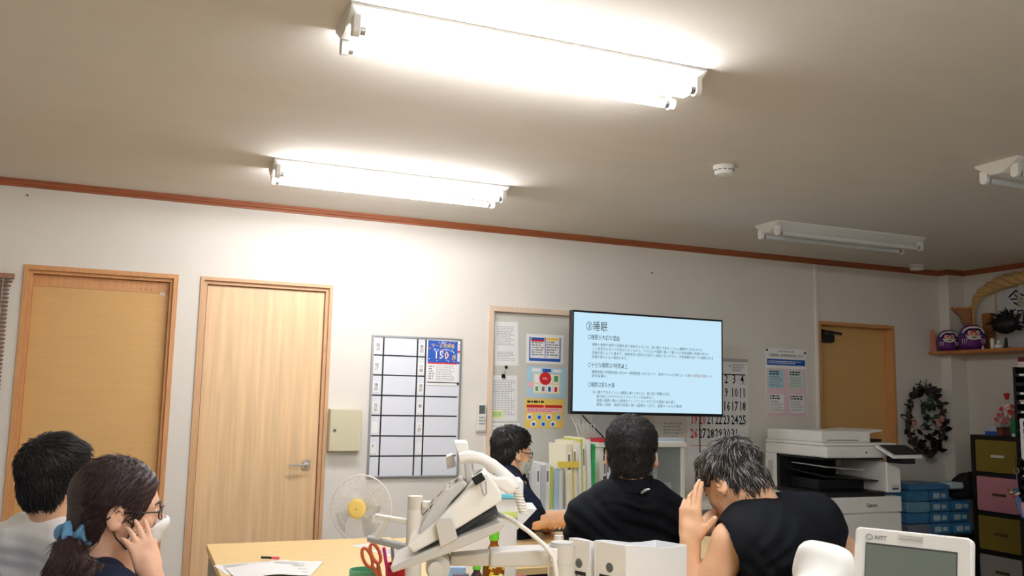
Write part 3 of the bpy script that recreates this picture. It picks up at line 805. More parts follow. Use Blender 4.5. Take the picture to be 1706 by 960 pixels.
for yy, L in ((-0.47, 0.16), (-0.68, 0.16)):
    zt = 2.335 if yy > -.5 else 2.35
    bb = B()
    rr = random.Random(int(-yy * 100))
    for k in range(14):
        a = rr.random() * 6.28; q = 0.010 * rr.random()
        bb.tube([(6.335 + .3 * q * math.cos(a) - ctrl[0][0], yy + .3 * q * math.sin(a) - ctrl[0][1], zt - ctrl[0][2]), (6.335 + 1.6 * q * math.cos(a) - ctrl[0][0], yy + 1.6 * q * math.sin(a) - ctrl[0][1], zt - L - .03 * rr.random() - ctrl[0][2])], [.0025, .0015], mat('straw_pale', (190, 180, 160), .8), 5)
    bb.obj('tassel', t)['kind'] = 'stuff'
for yy in (-0.50, -0.86):
    B().tube([(6.34 - ctrl[0][0], yy - ctrl[0][1], 2.40 - ctrl[0][2]), (6.405 - ctrl[0][0], yy - ctrl[0][1], 2.475 - ctrl[0][2])], .002, OFFW, 5).obj('hanging_string', t)

# dark wreath-like ornament, white vases, calligraphy sheets
t = thing('dark_crest', 'dark ornament of curled black leaves standing on the shelf', 'ornament', (6.24, -0.62, ZS))
DKL = mat('dark_leaf', (22, 22, 24), .5)
B().lathe([(0.05, 0), (0.05, 0.012), (0.014, 0.02), (0.010, 0.09), (0, 0.09)], DKL, n=18).obj('stem', t)
B().ball((0.0, 0.0, 0.195), (0.06, 0.105, 0.075), DKL, 20).obj('core', t)
def leafmesh(L, W, fold=0.25, curl=0.3):
    b = B(); n = 5; vs = []
    for i in range(n + 1):
        s = i / n; ww = W * math.sin(math.pi * min(1, s * 0.93 + 0.05)) ** 0.8; z = curl * L * s * s
        vs += [(-ww, L * s, z + fold * ww), (0, L * s, z), (ww, L * s, z + fold * ww)]
    fs = []
    for i in range(n):
        for j in (0, 1): fs.append((i * 3 + j, i * 3 + j + 1, i * 3 + j + 4, i * 3 + j + 3))
    vs2 = [(x, y, z - 0.0012) for x, y, z in vs]
    fs2 = [tuple(k + len(vs) for k in f[::-1]) for f in fs]
    return vs + vs2, fs + fs2
def leaf_me(name, L, W, m, **k):
    v, f = leafmesh(L, W, **k)
    return B().add(v, f, m, True).mesh(name)
rr = random.Random(12)
lm = leaf_me('leaf', 0.085, 0.020, DKL, curl=-0.5)
for k in range(34):
    a, e = rr.random() * 6.28, rr.uniform(-0.3, 1.3)
    dirv = Vector((math.cos(a) * math.cos(e) * .55, math.sin(a) * math.cos(e), math.sin(e)))
    q = Vector((0, 1, 0)).rotation_difference(dirv.normalized())
    o = put('leaf', lm, t, loc=(dirv.x * .045, dirv.y * .07, .19 + dirv.z * .05)); o.rotation_mode = 'QUATERNION'; o.rotation_quaternion = q
for k, (yy, r_, hh) in enumerate(((-0.560, 0.017, 0.085), (-0.625, 0.030, 0.068))):
    if k == 0: o = B().lathe([(r_ * .9, 0), (r_, .01), (r_, hh * .85), (r_ * .7, hh * .93), (r_ * .8, hh), (r_ * .6, hh)], WHITEP, n=18).obj('white_vase', loc=(6.165, yy, ZS))
    else: o = B().lathe([(r_ * .7, 0), (r_, .012), (r_ * .95, .03), (r_ * .35, .042), (r_ * .45, .055), (r_ * .25, hh), (0, hh)], WHITEP, n=18).obj('white_jar', loc=(6.150, yy, ZS))
    tag(o, ('straight white porcelain vase under the dark ornament', 'low white porcelain jar with knob lid under the dark ornament')[k], ('vase', 'jar')[k])
o = B().lathe([(.012, 0), (.008, .012), (.002, .032), (0, .034)], WHITEP, n=14).obj('salt_cone', loc=(6.125, -0.505, ZS)); tag(o, 'tiny white cone on the front of the wall shelf', 'ornament')
def calli(name, label, y0, y1, z0, z1, x, lines, size):
    t = thing(name, label, 'calligraphy', (x, y0, z0))
    B().box((0, y1 - y0, 0), (0.0015, 0, z1 - z0), PAPERG).obj('sheet', t)
    L = B()
    for ln, (yy, zz, sz, txt) in enumerate(lines):
        for k, ch in enumerate(txt): L.text(ch, (-0.0006, yy, zz - sz * 1.02 * k), (0, -1, 0), EZ, sz, INKK, 'CENTER')
    L.obj('brush_writing', t)
calli('calligraphy_sheet', 'white sheet with two large black brush characters behind the dark ornament', -0.46, -0.70, ZS + .02, ZS + .50, 6.414, [(-.13, .34, .15, '令和')], 1)
calli('calligraphy_strip', 'white paper strip with one column of black brush characters on the shelf', -0.70, -0.80, ZS + .001, ZS + .48, 6.37, [(-.052, .37, .072, '合格祈願参拝')], 1)
calli('calligraphy_board', 'wider white paper with several columns of black writing, at the right picture edge', -0.80, -1.10, ZS + .001, ZS + .46, 6.30, [(-.035, .40, .085, '社運隆盛祈'), (-.10, .38, .06, '家内安全守護'), (-.17, .38, .06, '交通安全祈願')], 1)

# ------------------------------------------------------------------ dried wreath hung on the wall
t = thing('dried_wreath', 'oval wreath of dark dried leaves with faded pink flowers on the wall', 'wreath', (5.99, -0.035, 1.27))
TW_ = mat('twig', (74, 58, 48), .8, var=.3, vscale=30); LF = mat('dried_leaf', (58, 52, 48), .7, var=.3, vscale=20); LG = mat('dried_green', (44, 66, 48), .7); PK = mat('dried_pink', (206, 150, 146), .7); LW = mat('dried_pale', (150, 140, 132), .8)
rr = random.Random(21)
def oval(a, k=1.0): return np.array([0.200 * k * math.sin(a) * (1.0 + 0.12 * math.cos(a + 3.14)), 0.0, 0.262 * k * math.cos(a)])
for j in range(6):
    ph = rr.random() * 6.28
    B().tube([oval(a, 0.93 + .12 * rr.random()) + np.array([0, .012 * math.sin(3 * a + ph) - .012, 0]) for a in [2 * math.pi * i / 40 for i in range(40)]], 0.006, TW_, 6, closed=True).obj('twig_ring', t)
lms = [leaf_me('leaf', .052, .016, LF), leaf_me('leaf', .040, .013, LW), leaf_me('leaf', .06, .02, DKL), leaf_me('leaf', .055, .022, LG)]
for k in range(200):
    a = rr.random() * 6.28; p = oval(a, rr.uniform(.82, 1.14)); 
    ids = (0, 0, 0, 1, 2, 2)[rr.randrange(6)]
    if k < 26: p = np.array([rr.uniform(-.06, .06), -.02, rr.uniform(-.02, .17)]); ids = 3
    elif k < 44: p = np.array([rr.uniform(-.08, .08), -.02, rr.uniform(-.21, -.05)]); ids = 2
    o = put('leaf', lms[ids], t, loc=(p[0], p[1] - rr.uniform(.0, .03), p[2]), rot=(rr.uniform(-.5, 2.2), rr.uniform(-1, 1), rr.uniform(0, 6.28)))
for px_, pz_ in ((-.165, -.02), (.10, -.03), (.14, .015), (.085, .01)):
    f = B()
    for j in range(7):
        a = 2 * math.pi * j / 7; f.ball((px_ + .016 * math.cos(a), -.05, pz_ + .016 * math.sin(a)), (.012, .007, .012), PK, 8)
    f.ball((px_, -.056, pz_), .010, PK, 8)
    f.obj('flower', t)
B().tube([(0.03, -.01, .26), (.03, -.004, .34)], .002, TW_, 5).obj('hanging_loop', t)
for k in range(9):
    a = -.5 + k / 8.0
    B().tube([(.02, -.02, -.24), (.02 + .12 * math.sin(a) * 1.1, -.04, -.26 - .09 * math.cos(a * 1.4))], [.003, .0015], TW_, 5).obj('twig', t)
o = B().cyl((0, 0, 0), (0, -.03, 0.004), .004, WHITEP, 8).ball((0, -.03, .004), .007, WHITEP, 8).obj('wall_hook', loc=(6.018, 0, 1.615)); tag(o, 'small white hook above the dried wreath', 'hook')

# ------------------------------------------------------------------ blue packs on a low dark cabinet, with a black bag
o = B().box((0, 0, 0), (0.84, 0.42, 0.42), BLACKP).obj('low_cabinet', loc=(5.36, -0.46, 0), bev=.004); tag(o, 'low dark cabinet under the stacked blue packs in the corner', 'cabinet')
BL = mat('pack_blue', (62, 128, 178), .35, var=.12, vscale=10); BL2 = mat('pack_paleblue', (112, 160, 190), .35, var=.1, vscale=12); BLV = mat('pack_grey', (120, 130, 150), .4); PKW = mat('pack_print', (190, 214, 226), .4)
k = 0
rr = random.Random(31)
colx = [(5.37, 0.235), (5.61, 0.215), (5.83, 0.20)]
posn = [('lowest', 'second lowest', 'middle', 'second from top', 'topmost'), ('first', 'middle', 'last')]
for ci, (cx, cw) in enumerate(colx):
    nrow = 4 if ci < 2 else 3
    for r in range(nrow):
        zz = 0.42 + r * 0.083
        m_ = (BLV, BL, BL2, BL)[r] if ci == 0 else BL
        where = ('bottom', 'second', 'third', 'top')[r]
        t = thing('blue_pack', f'blue plastic pack in the {where} layer, {("column by the copier", "middle column", "column by the drawers")[ci]}', 'pack', (cx, -0.42 + .02 * rr.random(), zz), rz=rr.uniform(-.03, .03), group='blue packs stacked in the corner')
        body = B().rbox((0, 0, 0), (cw - .008, 0.30, 0.080), .018, m_, axis=1).obj('wrapper', t, bev=.008)
        if ci == 1 or (ci == 2 and r < 3): B().rbox((.03, -.0015, .018), (.10, 0, .058), .012, PKW, axis=1).rbox((.115, -.0015, .022), (.165, 0, .054), .010, PKW, axis=1).obj('printed_oval', t)
t = thing('blue_pack', 'pale blue flat pack lying across the tops of the two left columns', 'pack', (5.38, -0.43, 0.752), rz=.02, group='blue packs stacked in the corner')
B().rbox((0, 0, 0), (.40, .30, .045), .015, BL, axis=1).obj('wrapper', t, bev=.008)
t = thing('folded_bag', 'folded pale grey plastic bag on top of the blue packs', 'bag', (5.70, -0.44, 0.752 + 0.001))
B().rbox((.085, 0, 0), (.235, .2, .042), .018, BLV, axis=1).rbox((.09, -.01, .010), (.22, .1, .055), .018, PKW, axis=1).obj('film', t, bev=.006)

# ------------------------------------------------------------------ SDF meshing (organic shapes)
def sd_ell(P, c, r, R=None):
    p = P - np.array(c, np.float32)
    if R is not None: p = p @ np.array(R, np.float32)
    r = np.array(r, np.float32)
    k0 = np.linalg.norm(p / r, axis=-1); k1 = np.linalg.norm(p / (r * r), axis=-1) + 1e-9
    return k0 * (k0 - 1.0) / k1
def sd_cone(P, a, b, r1, r2):
    a, b = np.array(a, np.float32), np.array(b, np.float32)
    ba = b - a; pa = P - a
    t = np.clip((pa @ ba) / (ba @ ba + 1e-12), 0, 1)
    return np.linalg.norm(pa - t[..., None] * ba, axis=-1) - (r1 + (r2 - r1) * t)
def sd_chain(P, pts, rs, k=0.01):
    d = None
    for i in range(len(pts) - 1):
        e = sd_cone(P, pts[i], pts[i + 1], rs[i], rs[i + 1])
        d = e if d is None else smin(d, e, k)
    return d
def sd_box(P, c, h, r=0.0, R=None):
    p = P - np.array(c, np.float32)
    if R is not None: p = p @ np.array(R, np.float32)
    q = np.abs(p) - (np.array(h, np.float32) - r)
    return np.linalg.norm(np.maximum(q, 0), axis=-1) + np.minimum(q.max(-1), 0) - r
def smin(a, b, k):
    h = np.clip(0.5 + 0.5 * (b - a) / k, 0, 1)
    return b + (a - b) * h - k * h * (1 - h)
def smax(a, b, k): return -smin(-a, -b, k)

def sdf_mesh(name, fn, lo, hi, res, m, smooth_iter=1, slack=1.5):
    lo, hi = np.array(lo, float), np.array(hi, float)
    n = np.maximum(4, np.ceil((hi - lo) / res).astype(int) + 1)
    K = 8
    nb = (n + K - 1) // K; n = nb * K
    bi = np.stack(np.meshgrid(*[np.arange(q) for q in nb], indexing='ij'), -1).reshape(-1, 3)
    ctr = lo + res * (bi * K + (K - 1) / 2.0)
    dc = np.concatenate([fn(ctr[i:i + 60000].astype(np.float32)) for i in range(0, len(ctr), 60000)])
    D = np.repeat(np.repeat(np.repeat(dc.reshape(nb).astype(np.float32), K, 0), K, 1), K, 2)
    D = np.where(D < 0, np.minimum(D, -res), np.maximum(D, res))
    near = np.abs(dc) < res * K * 0.87 * slack + 0.012
    off = np.stack(np.meshgrid(*[np.arange(K)] * 3, indexing='ij'), -1).reshape(-1, 3)
    act_b = bi[near]
    for i in range(0, len(act_b), 400):
        q = (act_b[i:i + 400, None, :] * K + off[None])
        v = fn((lo + res * q).reshape(-1, 3).astype(np.float32))
        D[q[..., 0].ravel(), q[..., 1].ravel(), q[..., 2].ravel()] = v
    D[0], D[-1] = np.maximum(D[0], 1e-4), np.maximum(D[-1], 1e-4)
    D[:, 0], D[:, -1] = np.maximum(D[:, 0], 1e-4), np.maximum(D[:, -1], 1e-4)
    D[:, :, 0], D[:, :, -1] = np.maximum(D[:, :, 0], 1e-4), np.maximum(D[:, :, -1], 1e-4)
    S = D < 0
    c = n - 1
    acc = np.zeros(tuple(c) + (3,), np.float32); cnt = np.zeros(tuple(c), np.float32)
    offs = [(i, j, k) for i in (0, 1) for j in (0, 1) for k in (0, 1)]
    def sl(o): return tuple(slice(o[d], o[d] + c[d]) for d in range(3))
    for o in offs:
        for d in range(3):
            if o[d] == 0:
                o2 = list(o); o2[d] = 1; o2 = tuple(o2)
                A, Bv = D[sl(o)], D[sl(o2)]
                x_ = (A < 0) != (Bv < 0)
                t = np.where(x_, A / (A - Bv + 1e-20), 0)
                for e in range(3):
                    acc[..., e] += np.where(x_, o[e] + (t if e == d else 0), 0)
                cnt += x_
    act = cnt > 0
    idx = -np.ones(tuple(c), np.int64); idx[act] = np.arange(act.sum())
    ijk = np.argwhere(act)
    V = lo + res * (ijk + acc[act] / cnt[act][:, None])
    Q = []
    for d in range(3):
        a1, a2 = (d + 1) % 3, (d + 2) % 3
        s0 = [slice(0, n[e] - (1 if e == d else 0)) for e in range(3)]; s1 = list(s0); s1[d] = slice(1, n[d])
        x_ = S[tuple(s0)] != S[tuple(s1)]
        q = np.argwhere(x_)
        q = q[(q[:, a1] > 0) & (q[:, a2] > 0) & (q[:, a1] < n[a1] - 1) & (q[:, a2] < n[a2] - 1)]
        if not len(q): continue
        u1 = np.zeros(3, int); u1[a1] = 1; u2 = np.zeros(3, int); u2[a2] = 1
        g = lambda w: idx[w[:, 0], w[:, 1], w[:, 2]]
        quad = np.stack([g(q - u1 - u2), g(q - u2), g(q), g(q - u1)], 1)
        inside = S[tuple(s0)][q[:, 0], q[:, 1], q[:, 2]]
        quad[~inside] = quad[~inside][:, ::-1]
        Q.append(quad)
    Q = np.vstack(Q)
    for _ in range(smooth_iter):
        s_ = np.zeros_like(V); w_ = np.zeros(len(V))
        for k in range(4):
            np.add.at(s_, Q[:, k], V[Q[:, (k + 1) % 4]] + V[Q[:, (k + 3) % 4]]); np.add.at(w_, Q[:, k], 2)
        V = 0.5 * V + 0.5 * s_ / np.maximum(w_, 1)[:, None]
    me = bpy.data.meshes.new(name)
    me.vertices.add(len(V)); me.vertices.foreach_set('co', V.astype(np.float32).ravel())
    me.loops.add(len(Q) * 4); me.loops.foreach_set('vertex_index', Q.astype(np.int32).ravel())
    me.polygons.add(len(Q)); me.polygons.foreach_set('loop_start', np.arange(0, len(Q) * 4, 4, dtype=np.int32))
    me.polygons.foreach_set('use_smooth', np.ones(len(Q), bool))
    me.materials.append(m)
    me.update(calc_edges=True); me.validate()
    return me

def nz(P, f, seed=0.0):
    """cheap smooth noise from sums of sines, about -1..1"""
    x, y, z = P[..., 0] * f, P[..., 1] * f, P[..., 2] * f
    return (np.sin(x + 1.7 * np.sin(y * 0.9 + seed) + seed) + np.sin(y * 1.1 + 1.5 * np.sin(z * 0.8 - seed)) + np.sin(z * 1.2 + 1.6 * np.sin(x * 0.7 + 2 * seed))) / 3.0

BAGM = mat('black_cloth', (18, 18, 20), .8, bump=.2, bscale=80)
def bagf(P):
    d = sd_ell(P, (0, 0, .08), (.085, .10, .12)); d = smin(d, sd_ell(P, (-.07, 0, .04), (.07, .08, .05)), .04)
    d = smin(d, sd_cone(P, (.02, 0, .13), (.075, 0, .19), .035, .02), .05)
    return smax(d + .008 * nz(P, 45), -P[..., 2], .01)
o = put('black_bag', sdf_mesh('black_bag', bagf, (-.17, -.13, -.01), (.13, .13, .24), .008, BAGM), loc=(6.06, -0.33, .669))
tag(o, 'crumpled black cloth bag on the blue packs next to the drawers', 'bag')

# ------------------------------------------------------------------ drawer tower on the right wall (faces -X)
t = thing('drawer_tower', 'tall black framed drawer unit with olive, pink and grey fabric drawers', 'drawers', (5.95, -0.50, 0))
FRB = mat('black_frame', (20, 18, 18), .5, var=.1, vscale=20)
Dp, Lw = 0.44, 0.46
for y0 in (0, -Lw + .03): B().box((0, y0 - .03, 0), (Dp, y0, 1.175), FRB).obj('side_panel', t, bev=.002)
zs = [1.145, 0.870, 0.580, 0.295, 0.03]
for z in zs: B().box((.002, -Lw + .03, z), (Dp, -.03, z + .026), FRB).obj('shelf_board', t)
OLV = mat('fabric_olive', (126, 108, 36), .85, bump=.4, bscale=300); PNK = mat('fabric_pink', (204, 138, 150), .85, bump=.4, bscale=300); GRF = mat('fabric_grey', (164, 158, 152), .85, bump=.4, bscale=300)
HDB = mat('handle_brown', (92, 66, 40), .5)
for k in range(4):
    fm = (OLV, PNK, OLV, GRF)[k]; z1, z0 = zs[k] - .004, zs[k + 1] + .03
    dr = B().box((.006, -Lw + .034, z0), (Dp - .03, -.034, z1), fm).obj('drawer', t, bev=.006); dr['label'] = ('olive fabric drawer at the top', 'pink fabric drawer', 'olive fabric drawer under the pink one', 'grey fabric drawer at the bottom')[k]
    B().rbox((-.004, -Lw / 2 - .055, (z0 + z1) / 2 - .008), (.006, -Lw / 2 + .055, (z0 + z1) / 2 + .010), .004, HDB if k else OFFW, axis=0).obj('pull', dr)

# things on the drawer tower
ZT = 1.175
t = thing('wrapped_gift', 'clear cone-shaped bag of red and white sweets on the drawer unit', 'gift bag', (6.12, -.70, ZT + .075))
GW = mat('gift_film', (236, 232, 228), .12, alpha=.22)
def giftf(P): return smax(sd_cone(P, (0, 0, .0), (0, 0, .17), .105, .022) + .006 * nz(P, 60), -P[..., 2] , .01)
put('film_wrap', sdf_mesh('film_wrap', giftf, (-.13, -.13, -.01), (.13, .13, .24), .007, GW), t)
rr = random.Random(41)
for k in range(44):
    z = .005 + .13 * rr.random() ** 1.6; R_ = .096 * (1 - z / .2); a = rr.random() * 6.28; q = math.sqrt(rr.random())
    B().ball((R_ * q * math.cos(a), R_ * q * math.sin(a), z + .012), (.024, .018, .016), (INKR, INKW, INKR, DSk, INKR)[k % 5], 8, R=rotm(rr.random() * 3, rr.random() * 3, 0)).obj('sweet', t)
B().tube([(0, 0, .20), (.01, .01, .24)], [.012, .022], INKR, 8).obj('ribbon', t)
for nm, lab, lo, hi, m_ in (('white_box', 'white and blue carton under the wrapped sweets', (6.03, -.70, ZT), (6.17, -.57, ZT + .074), mat('carton_white', (196, 200, 208), .6)),
                            ('brown_box', 'small brown leather box in front of the wrapped sweets', (5.985, -.755, ZT), (6.10, -.705, ZT + .062), mat('leather_brown', (112, 62, 40), .5)),
                            ('green_box', 'bright green upright box on the corner of the drawer unit', (6.0, -.865, ZT), (6.06, -.81, ZT + .135), mat('box_green', (30, 132, 88), .4))):
    r_ = thing(nm, lab, 'box', ((lo[0] + hi[0]) / 2, (lo[1] + hi[1]) / 2, lo[2]))
    c_ = np.array([(lo[0] + hi[0]) / 2, (lo[1] + hi[1]) / 2, lo[2]])
    B().box(np.array(lo) - c_, np.array(hi) - c_, m_).obj('carton', r_, bev=.003)
    if nm == 'white_box': B().box((lo[0] - c_[0] - .0012, lo[1] - c_[1], 0), (lo[0] - c_[0], hi[1] - c_[1], .03), INKB).obj('blue_band', r_)
    if nm == 'green_box': B().box((lo[0] - c_[0] - .004, -.012, .0), (lo[0] - c_[0], .012, .02), INKW).obj('white_tab', r_)
    if nm == 'brown_box': B().box((lo[0] - c_[0] - .001, lo[1] - c_[1] - .001, .045), (hi[0] - c_[0] + .001, hi[1] - c_[1] + .001, .064), mat('leather_dark', (84, 46, 30), .5)).obj('lid', r_, bev=.002)

# tall black letter tray tower at the picture edge
t = thing('tray_tower', 'tall black tower of document trays at the right picture edge', 'tray tower', (5.50, -1.245, 0))
zt = 1.66
B().box((0, -.02, 0), (.32, 0, zt), BLACKP).obj('side_panel', t); B().box((0, -.30, 0), (.32, -.28, zt), BLACKP).obj('side_panel', t); B().box((.30, -.28, 0), (.32, -.02, zt), BLACKP).obj('back_panel', t)
B().box((0, -.28, 0.0), (.30, -.02, .70), BLACKP).obj('plinth', t)
for k in range(15):
    z = .72 + .0625 * k
    tr = B().box((.004, -.278, z), (.30, -.022, z + .006), DARKP).box((.0, -.278, z), (.006, -.022, z + .022), DARKP).obj('tray', t)
    if k % 5 != 3: B().box((-.002, -.20, z + .004), (.0, -.05, z + .018), INKW).obj('tray_label', tr)
    if k % 3 != 1: B().box((.01, -.26, z + .007), (.28, -.03, z + .018 + .012 * (k % 2)), (PAPER, PAPERG, INKP)[k % 3]).obj('paper', tr)
for k, m_ in enumerate((PAPERG, INKP, mat('file_maroon', (90, 20, 34), .4))):
    o = B().box((.0, -.28, 0), (.26, -.02, (.020, .016, .03)[k]), m_).obj('document_file', loc=(5.53, -1.245, zt + (0, .021, .038)[k]), bev=.002)
    tag(o, ('pale grey', 'pink', 'dark maroon')[k] + ' document file lying on top of the black tray tower', 'file', 'files on the tray tower')
t = thing('card_holder', 'white card sheet with black pictures hanging on the tray tower', 'sign', (5.496, -1.285, 1.045))
B().rbox((-.003, -.16, 0), (0, 0, .27), .012, INKW, axis=0).obj('card', t)
b = B(); 
for k in range(5): b.cbox((-.0036, -.07, .04 + .048 * k), (.0008, .09, .034), INKK).cbox((-.0042, -.055 - .01 * (k % 2), .04 + .048 * k), (.0006, .03, .018), INKL)
b.obj('printing', t)
t = thing('key_lanyard', 'key ring with coloured lanyard hanging on the tray tower', 'lanyard', (5.49, -1.25, 1.0))
B().tube([(-.008, .02 * math.cos(a), -.035 + .02 * math.sin(a)) for a in [k * math.pi / 9 for k in range(18)]], .0028, STEEL, 6, closed=True).obj('key_ring', t)
B().tube([(-.006, 0, .05), (-.006, 0, -.015)], .003, DARKP, 6).obj('cord', t)
B().tube([(-.006, 0, -.055), (-.008, -.004, -.12), (-.006, -.006, -.17)], .004, mat('cord_violet', (120, 100, 150), .6), 6).obj('strap', t)
rr = random.Random(51)
for k in range(14): B().ball((-.012 + .01 * rr.random(), .05 * rr.uniform(-.4, 1.2), -.19 + .03 * rr.uniform(-1, 1)), (.012, .012, .009), (INKR, INKP, INKW, INKN, mat('knit_teal', (40, 90, 110), .8))[k % 5], 8).obj('bead', t)
B().tube([(-.012, .0 - .006 * k, -.20 - .02 * k) for k in range(8)], [.012, .02, .022, .022, .02, .018, .014, .008], mat('knit_blue', (96, 116, 160), .85, var=.2, vscale=60), 10).obj('knitted_tassel', t)
B().tube([(-.008, -.035 - .003 * k, -.24 - .02 * k) for k in range(6)], [.01, .016, .018, .016, .014, .006], mat('knit_pink', (204, 160, 170), .85), 10).obj('knitted_tassel', t)
# ------------------------------------------------------------------ desks
BIRCH = mat('birch_top', (238, 208, 150), 0.4, var=.05, vscale=5, stretch=(1, 6, 6))
BIRCHE = mat('birch_edge', (216, 182, 124), 0.45)
def desk(name, label, x0, x1, y0, y1, z=0.70):
    t = thing(name, label, 'desk', ((x0 + x1) / 2, (y0 + y1) / 2, 0))
    hx, hy = (x1 - x0) / 2, (y1 - y0) / 2
    B().box((-hx, -hy, z - .028), (hx, hy, z), BIRCH).obj('desk_top', t, bev=.002)
    for sx in (-1, 1):
        for sy in (-1, 1): B().box((sx * (hx - .03) - .02, sy * (hy - .03) - .02, 0), (sx * (hx - .03) + .02, sy * (hy - .03) + .02, z - .028), OFFW).obj('leg', t)
    B().box((-hx + .05, hy - .06, z - .33), (hx - .05, hy - .04, z - .028), OFFW).obj('modesty_panel', t)
    return t
desk('birch_desk', 'pale birch desk with loose papers and a green mug, in front of the doors', .325, 1.16, -2.78, -1.285)
desk('birch_desk', 'pale birch desk behind the man in the black polo shirt', 1.163, 2.75, -2.20, -1.33)
desk('birch_desk', 'pale birch desk carrying the two white telephones nearest the viewer', .16, 1.42, -4.95, -3.22)
ZD = 0.70

def flat_sheet(name, label, c, w, d, rz, m=PAPER, z=ZD + .0008, group=None, cat='paper', n=12, seed=1, curl=0.0):
    t = thing(name, label, cat, (c[0], c[1], z), rz=rz, group=group)
    b = B(); vs, fs = [], []
    N = 8
    for i in range(N + 1):
        for j in (0, 1):
            s = i / N; vs.append((-w / 2 + w * s, (-d / 2, d / 2)[j], curl * math.sin(math.pi * s) ** 2 + .0006 * (1 if j else 1)))
    for i in range(N): fs.append((2 * i, 2 * i + 2, 2 * i + 3, 2 * i + 1))
    b.add(vs, fs, m, True); b.obj('sheet', t)
    rr = random.Random(seed); p = B()
    if n:
        for k in range(n):
            y = d * (.40 - .8 * k / n)
            p.box((-w * .4, y - d * .012, .0012), (-w * .4 + w * .8 * rr.uniform(.4, 1), y + d * .012, .0013), INKL)
        if not curl: p.obj('printing', t)
    return t
c = at(440, 945, Z=ZD)
flat_sheet('paper_sheet', 'white paper sheet on the birch desk with grey print, under the curled sheet', (c[0] - .02, c[1], 0), .297, .21, .15, seed=2)
flat_sheet('paper_sheet', 'plain white curled sheet on top of the papers on the birch desk', (c[0] - .01, c[1] - .12, 0), .25, .25, .1, z=ZD + .004, n=0, curl=.012)
flat_sheet('paper_sheet', 'white sheet partly under the others, toward the mug on the birch desk', (c[0] + .09, c[1] - .06, 0), .21, .297, -.35, z=ZD + .0024, seed=3)
p = at(449, 933, Z=ZD + .004)
t = thing('marker_pen', 'short pink and black pen lying on the papers of the birch desk', 'pen', p, rz=-.5)
B().cyl((-.035, 0, .008), (.01, 0, .008), .005, DARKP, 10).obj('barrel', t); B().cyl((.01, 0, .008), (.04, 0, .008), .0055, mat('pen_pink', (226, 90, 120), .4), 10).obj('cap', t)
p = at(608, 910, Z=ZD)
flat_sheet('small_card', 'small white card at the far corner of the birch desk', (p[0], p[1], 0), .10, .09, .3, n=3, seed=5)

# green mug
p = at(607, 955, d=2.98)
MUG = mat('mug_green', (110, 190, 150), .3)
t = thing('mug', 'pale green mug on the birch desk next to the red pen pot', 'mug', (p[0], p[1], ZD))
B().lathe([(0, 0), (.038, 0), (.043, .006), (.049, .118), (.046, .118), (.040, .012), (0, .010)], MUG, n=32).obj('cup', t)
B().tube([(-.045 - .028 * math.sin(a) , -.01, .062 + .036 * math.cos(a)) for a in [math.pi * k / 10 for k in range(11)]], .006, MUG, 8).obj('handle', t)

# red pen pot with pens, scissors
p = at(668, 955, d=2.92)
t = thing('pen_pot', 'red pen pot on the birch desk beside the green mug', 'pen pot', (p[0], p[1], ZD))
RED = mat('pot_red', (196, 26, 44), .4)
B().lathe([(0, 0), (.042, 0), (.050, .145), (.047, .145), (.040, .004), (0, .004)], RED, n=28).obj('pot', t)
pcx, pcy = p[0], p[1]
def pen(label, col, a, r0, tilt, L, nm='pen', cap=None):
    q = thing(nm, label, 'pen', (pcx + r0 * math.cos(a), pcy + r0 * math.sin(a), ZD + .006), rot=(tilt * -math.sin(a) , tilt * math.cos(a), 0), group='pens in the red pot')
    B().cyl((0, 0, 0), (0, 0, L * .72), .0048, col, 10).obj('barrel', q); B().cyl((0, 0, L * .72), (0, 0, L), .0054, cap or col, 10).obj('cap', q)
pen('pink pen standing in the red pot', mat('pen_magenta', (232, 60, 150), .4), 3.4, .022, .22, .20)
pen('dark blue pen leaning in the red pot', mat('pen_navy', (40, 50, 90), .4), .3, .02, .30, .185)
pen('white capped pen upright in the red pot', WHITEP, 1.6, .02, .10, .18)
pen('black pen at the far side of the red pot', DARKP, 5.3, .02, .22, .19, cap=GREYP)
pen('grey pen in the middle of the red pot', GREYP, 2.5, .01, .12, .20)
ORG = mat('scissor_orange', (226, 120, 80), .4)
t = thing('scissors', 'orange handled scissors standing in the red pen pot', 'scissors', (pcx - .022, pcy, ZD + .006), rot=(0, -.42, 0), group=None)
B().prism([(-.006, 0, 0), (.006, 0, .0), (.008, 0, .11), (-.008, 0, .11)], (0, .003, 0), STEEL).obj('blades', t)
for sx in (-1, 1): B().tube([(sx * .014 + .013 * math.cos(a), .001, .185 + .032 * math.sin(a)) for a in [k * math.pi / 9 for k in range(18)]], .0055, ORG, 8, closed=True).tube([(0, .001, .10), (sx * .01, .001, .155)], .006, ORG, 8).obj('handle', t)

# bundle of printed papers lying beyond the pen pot
p = at(690, 918, Z=ZD)
for k in range(3): flat_sheet('printed_sheet', ('printed leaflet lying beyond the red pen pot', 'printed leaflet under the other leaflets beyond the pen pot', 'printed leaflet sticking out toward the telephone arm')[k], (p[0] - .05 + .08 * k, p[1] - .05 + .07 * k, 0), .21, .28, .3 - .35 * k, z=ZD + .001 + .0022 * k, n=14, seed=70 + k, group='leaflets beyond the pen pot')

